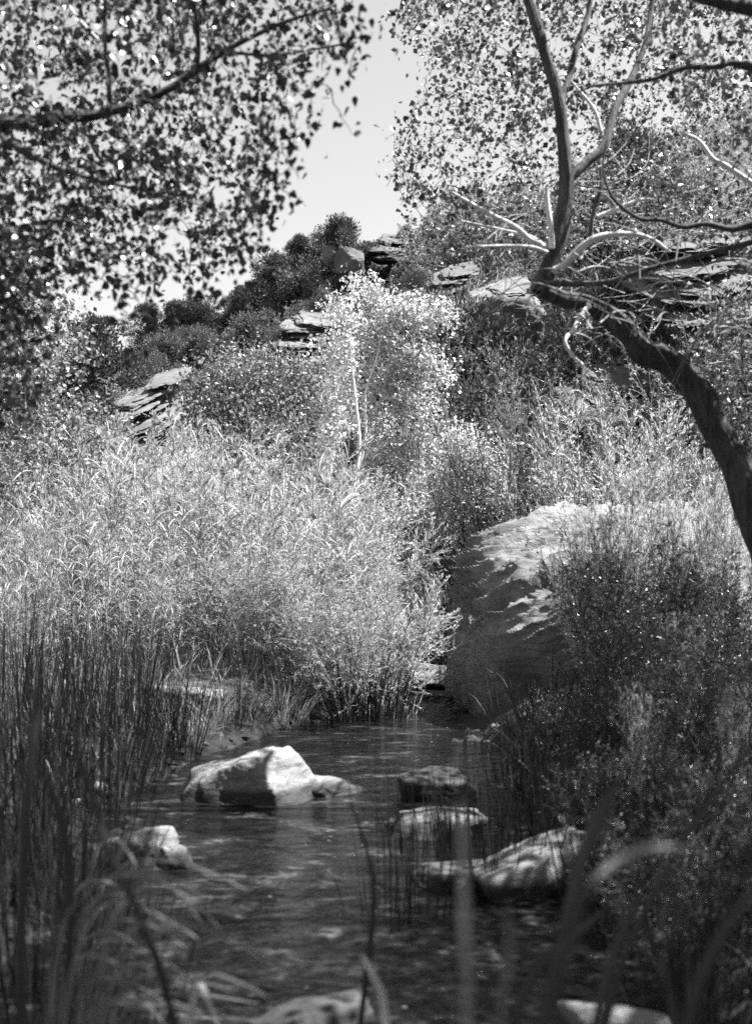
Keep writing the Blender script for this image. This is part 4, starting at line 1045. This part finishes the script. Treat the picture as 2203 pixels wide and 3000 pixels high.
near_reed('tall pale blurred reed blades standing upright at lower middle', [
    [(468, 1250, 1.1, 6), (467, 1024, 1.1, 4.5), (464, 930, 1.1, 4.5), (462, 860, 1.1, 4), (459, 800, 1.1, 2)],
    [(495, 1250, 1.2, 5), (500, 1024, 1.2, 4), (508, 960, 1.2, 3.5), (506, 905, 1.2, 1.5)]], M['leaf_sedge'])
near_reed('blurred reed blade arching over to the right at lower right', [
    [(500, 1260, 1.25, 6), (545, 1024, 1.25, 7), (565, 950, 1.25, 7), (585, 890, 1.27, 5), (620, 858, 1.3, 4), (660, 848, 1.3, 3), (705, 852, 1.32, 1.2)],
    [(470, 1260, 1.9, 4), (520, 1000, 1.9, 4), (575, 935, 1.9, 4), (610, 905, 1.9, 2)]], RD)
near_reed('short thick blurred blade end slanting above the striped stone', [
    [(520, 1150, 2.0, 5), (570, 900, 2.0, 6), (592, 830, 2.0, 7.5), (603, 805, 2.0, 7), (614, 785, 2.0, 2)]], RD)
near_reed('pale blurred blade slanting across the boulder foot', [
    [(440, 1250, .95, 2), (432, 900, .95, 1.4), (440, 760, .95, 2), (462, 732, .95, 5), (485, 719, .95, 7), (508, 708, .95, 6), (526, 697, .95, 2)]], RD)
near_reed('pale bent reed blade crossing the dark lower left', [
    [(200, 1200, 2.2, 4), (170, 1010, 2.2, 4.5), (140, 920, 2.2, 4.5), (108, 850, 2.25, 4), (92, 800, 2.3, 4), (80, 765, 2.3, 3), (74, 740, 2.3, 1)],
    [(60, 1200, 2.4, 4), (70, 930, 2.4, 4.5), (66, 850, 2.4, 5), (55, 800, 2.4, 4), (40, 770, 2.4, 1.5)],
    [(15, 1200, 2.2, 5), (22, 900, 2.2, 5.5), (30, 760, 2.2, 5.5), (38, 690, 2.25, 4), (42, 640, 2.25, 1.5)]], RD)
near_reed('short pale reed blade standing at the bottom edge left of centre', [
    [(180, 1150, 2.6, 3), (190, 1015, 2.6, 4), (200, 985, 2.6, 3.4), (212, 1010, 2.6, 2), (222, 1040, 2.6, .8)],
    [(395, 1200, 2.2, 3), (385, 1020, 2.2, 4), (372, 975, 2.2, 3), (362, 955, 2.2, 1)]], S)
near_reed('pair of blurred grey blades at the lower right corner', [
    [(560, 1250, 1.8, 5), (600, 1000, 1.8, 5.5), (622, 930, 1.8, 4.5), (640, 885, 1.8, 2)],
    [(640, 1250, 1.7, 5), (690, 1010, 1.7, 6), (712, 950, 1.7, 6), (740, 905, 1.7, 5), (770, 870, 1.7, 3)],
    [(700, 1250, 2.0, 4), (672, 1010, 2.0, 4.5), (650, 940, 2.0, 4), (640, 900, 2.0, 1)]], RD)
near_reed('long dark reed stalk slanting up to the right edge', [
    [(560, 1250, 2.4, 3), (610, 1000, 2.4, 3.5), (660, 880, 2.4, 3.2), (710, 800, 2.4, 2.8), (751, 745, 2.4, 2)],
    [(330, 1250, 2.8, 3), (365, 980, 2.8, 3.4), (372, 880, 2.8, 2.6), (350, 800, 2.8, 1)]], M['leaf_rush'])
# drooping sedge at lower left
rg = np.random.default_rng(31)
rows_list = []
for i in range(30):
    x0, y0 = 50 + 70 * rg.random(), 900 + 150 * rg.random(); dd = 2.1 + .9 * rg.random()
    L = 50 + 120 * rg.random(); up = 10 + 60 * rg.random(); hw = .8 + .8 * rg.random()
    rows_list.append([(x0, y0 + 60, dd, hw), (x0 + L * .25, y0 - up * .7, dd, hw), (x0 + L * .55, y0 - up, dd - .05, hw), (x0 + L * .85, y0 - up * .75, dd - .1, hw * .8), (x0 + L * 1.1, y0 - up * .3, dd - .12, .3)])
near_reed('drooping pale sedge arching over the water at lower left', rows_list, M['leaf_sedge'], cat='sedge', name='sedge_clump')
# sedges along the waterline below the thicket
SED = [reed_parts(460 + i, 120, .75, .40, M['leaf_straw'] if i else M['leaf_reed'], .011, .8, .55, segs=5) for i in range(2)]
for i, (px, d, top, lab) in enumerate([
    (165, 8.6, 665, 'sedge tuft at the water edge left of the sandstone mound'),
    (205, 8.8, 672, 'sedge tuft at the water edge in front of the sandstone mound'),
    (245, 9.1, 670, 'sedge tuft at the water edge right of the sandstone mound'),
    (285, 9.5, 668, 'sedge tuft at the water edge behind the creek boulder'),
    (325, 9.7, 672, 'sedge tuft at the water edge left of the dark rush stems'),
    (185, 8.2, 700, 'low sedge tuft on the left shore behind the creek boulder'),
    (140, 7.2, 715, 'low sedge tuft on the left shore beside the small pale stone'),
    (402, 10.4, 672, 'sedge tuft on the bank tip opposite the great boulder'),
]):
    put(SED[i % 2], .75, px, d, top, 'sedge_tuft', lab, 'sedge', 'sedge tufts along the far water edge')
# pebbles along the margins and leaves afloat
rg = np.random.default_rng(55)
pm = MB(); D4, F4 = cube_sphere(3)
cnt = 0
while cnt < 170:
    y_ = rg.uniform(3.2, 11.5); side = rg.choice([-1, 1]); c_ = np.interp(y_, _cd, _cx); w_ = np.interp(y_, _cd, _cw)
    x_ = c_ + side * (w_ + rg.normal() * .10 - .06); r_ = .012 + .05 * rg.random() ** 2.5
    z_ = max(on(x_, y_), -.02)
    V4 = D4 * (1 + .25 * rg.normal(size=(len(D4), 1))) * [r_ * 1.3, r_, r_ * .7] + [x_, y_, z_]
    pm.add(V4, F4); cnt += 1
po = link('gravel', pm.mesh('gravel', M['rock_pale']), kind='stuff'); po['label'] = 'small pebbles along the creek margins'; po['category'] = 'gravel'
fm = MB(); n = 170
y_ = rg.uniform(3.2, 10, n); x_ = np.interp(y_, _cd, _cx) + rg.uniform(-1, 1, n) * np.interp(y_, _cd, _cw)
kk = vnoise(np.stack([x_ * 1.5, y_ * 1.5, 0 * y_], -1), 66) > .45; x_, y_ = x_[kk], y_[kk]; n = len(x_)
an = rg.random(n) * 6.283
leaves(fm, np.stack([x_, y_, np.full(n, .006)], 1), np.stack([np.cos(an), np.sin(an), 0 * an], 1), np.tile([0, 0, 1.0], (n, 1)), rg.uniform(.012, .04, n), rg.uniform(.008, .022, n), T_DIAM)
fo = link('leaf_litter', fm.mesh('leaf_litter', M['leaf_sedge'], False), kind='stuff'); fo['label'] = 'pale fallen leaves afloat on the creek'; fo['category'] = 'leaves'
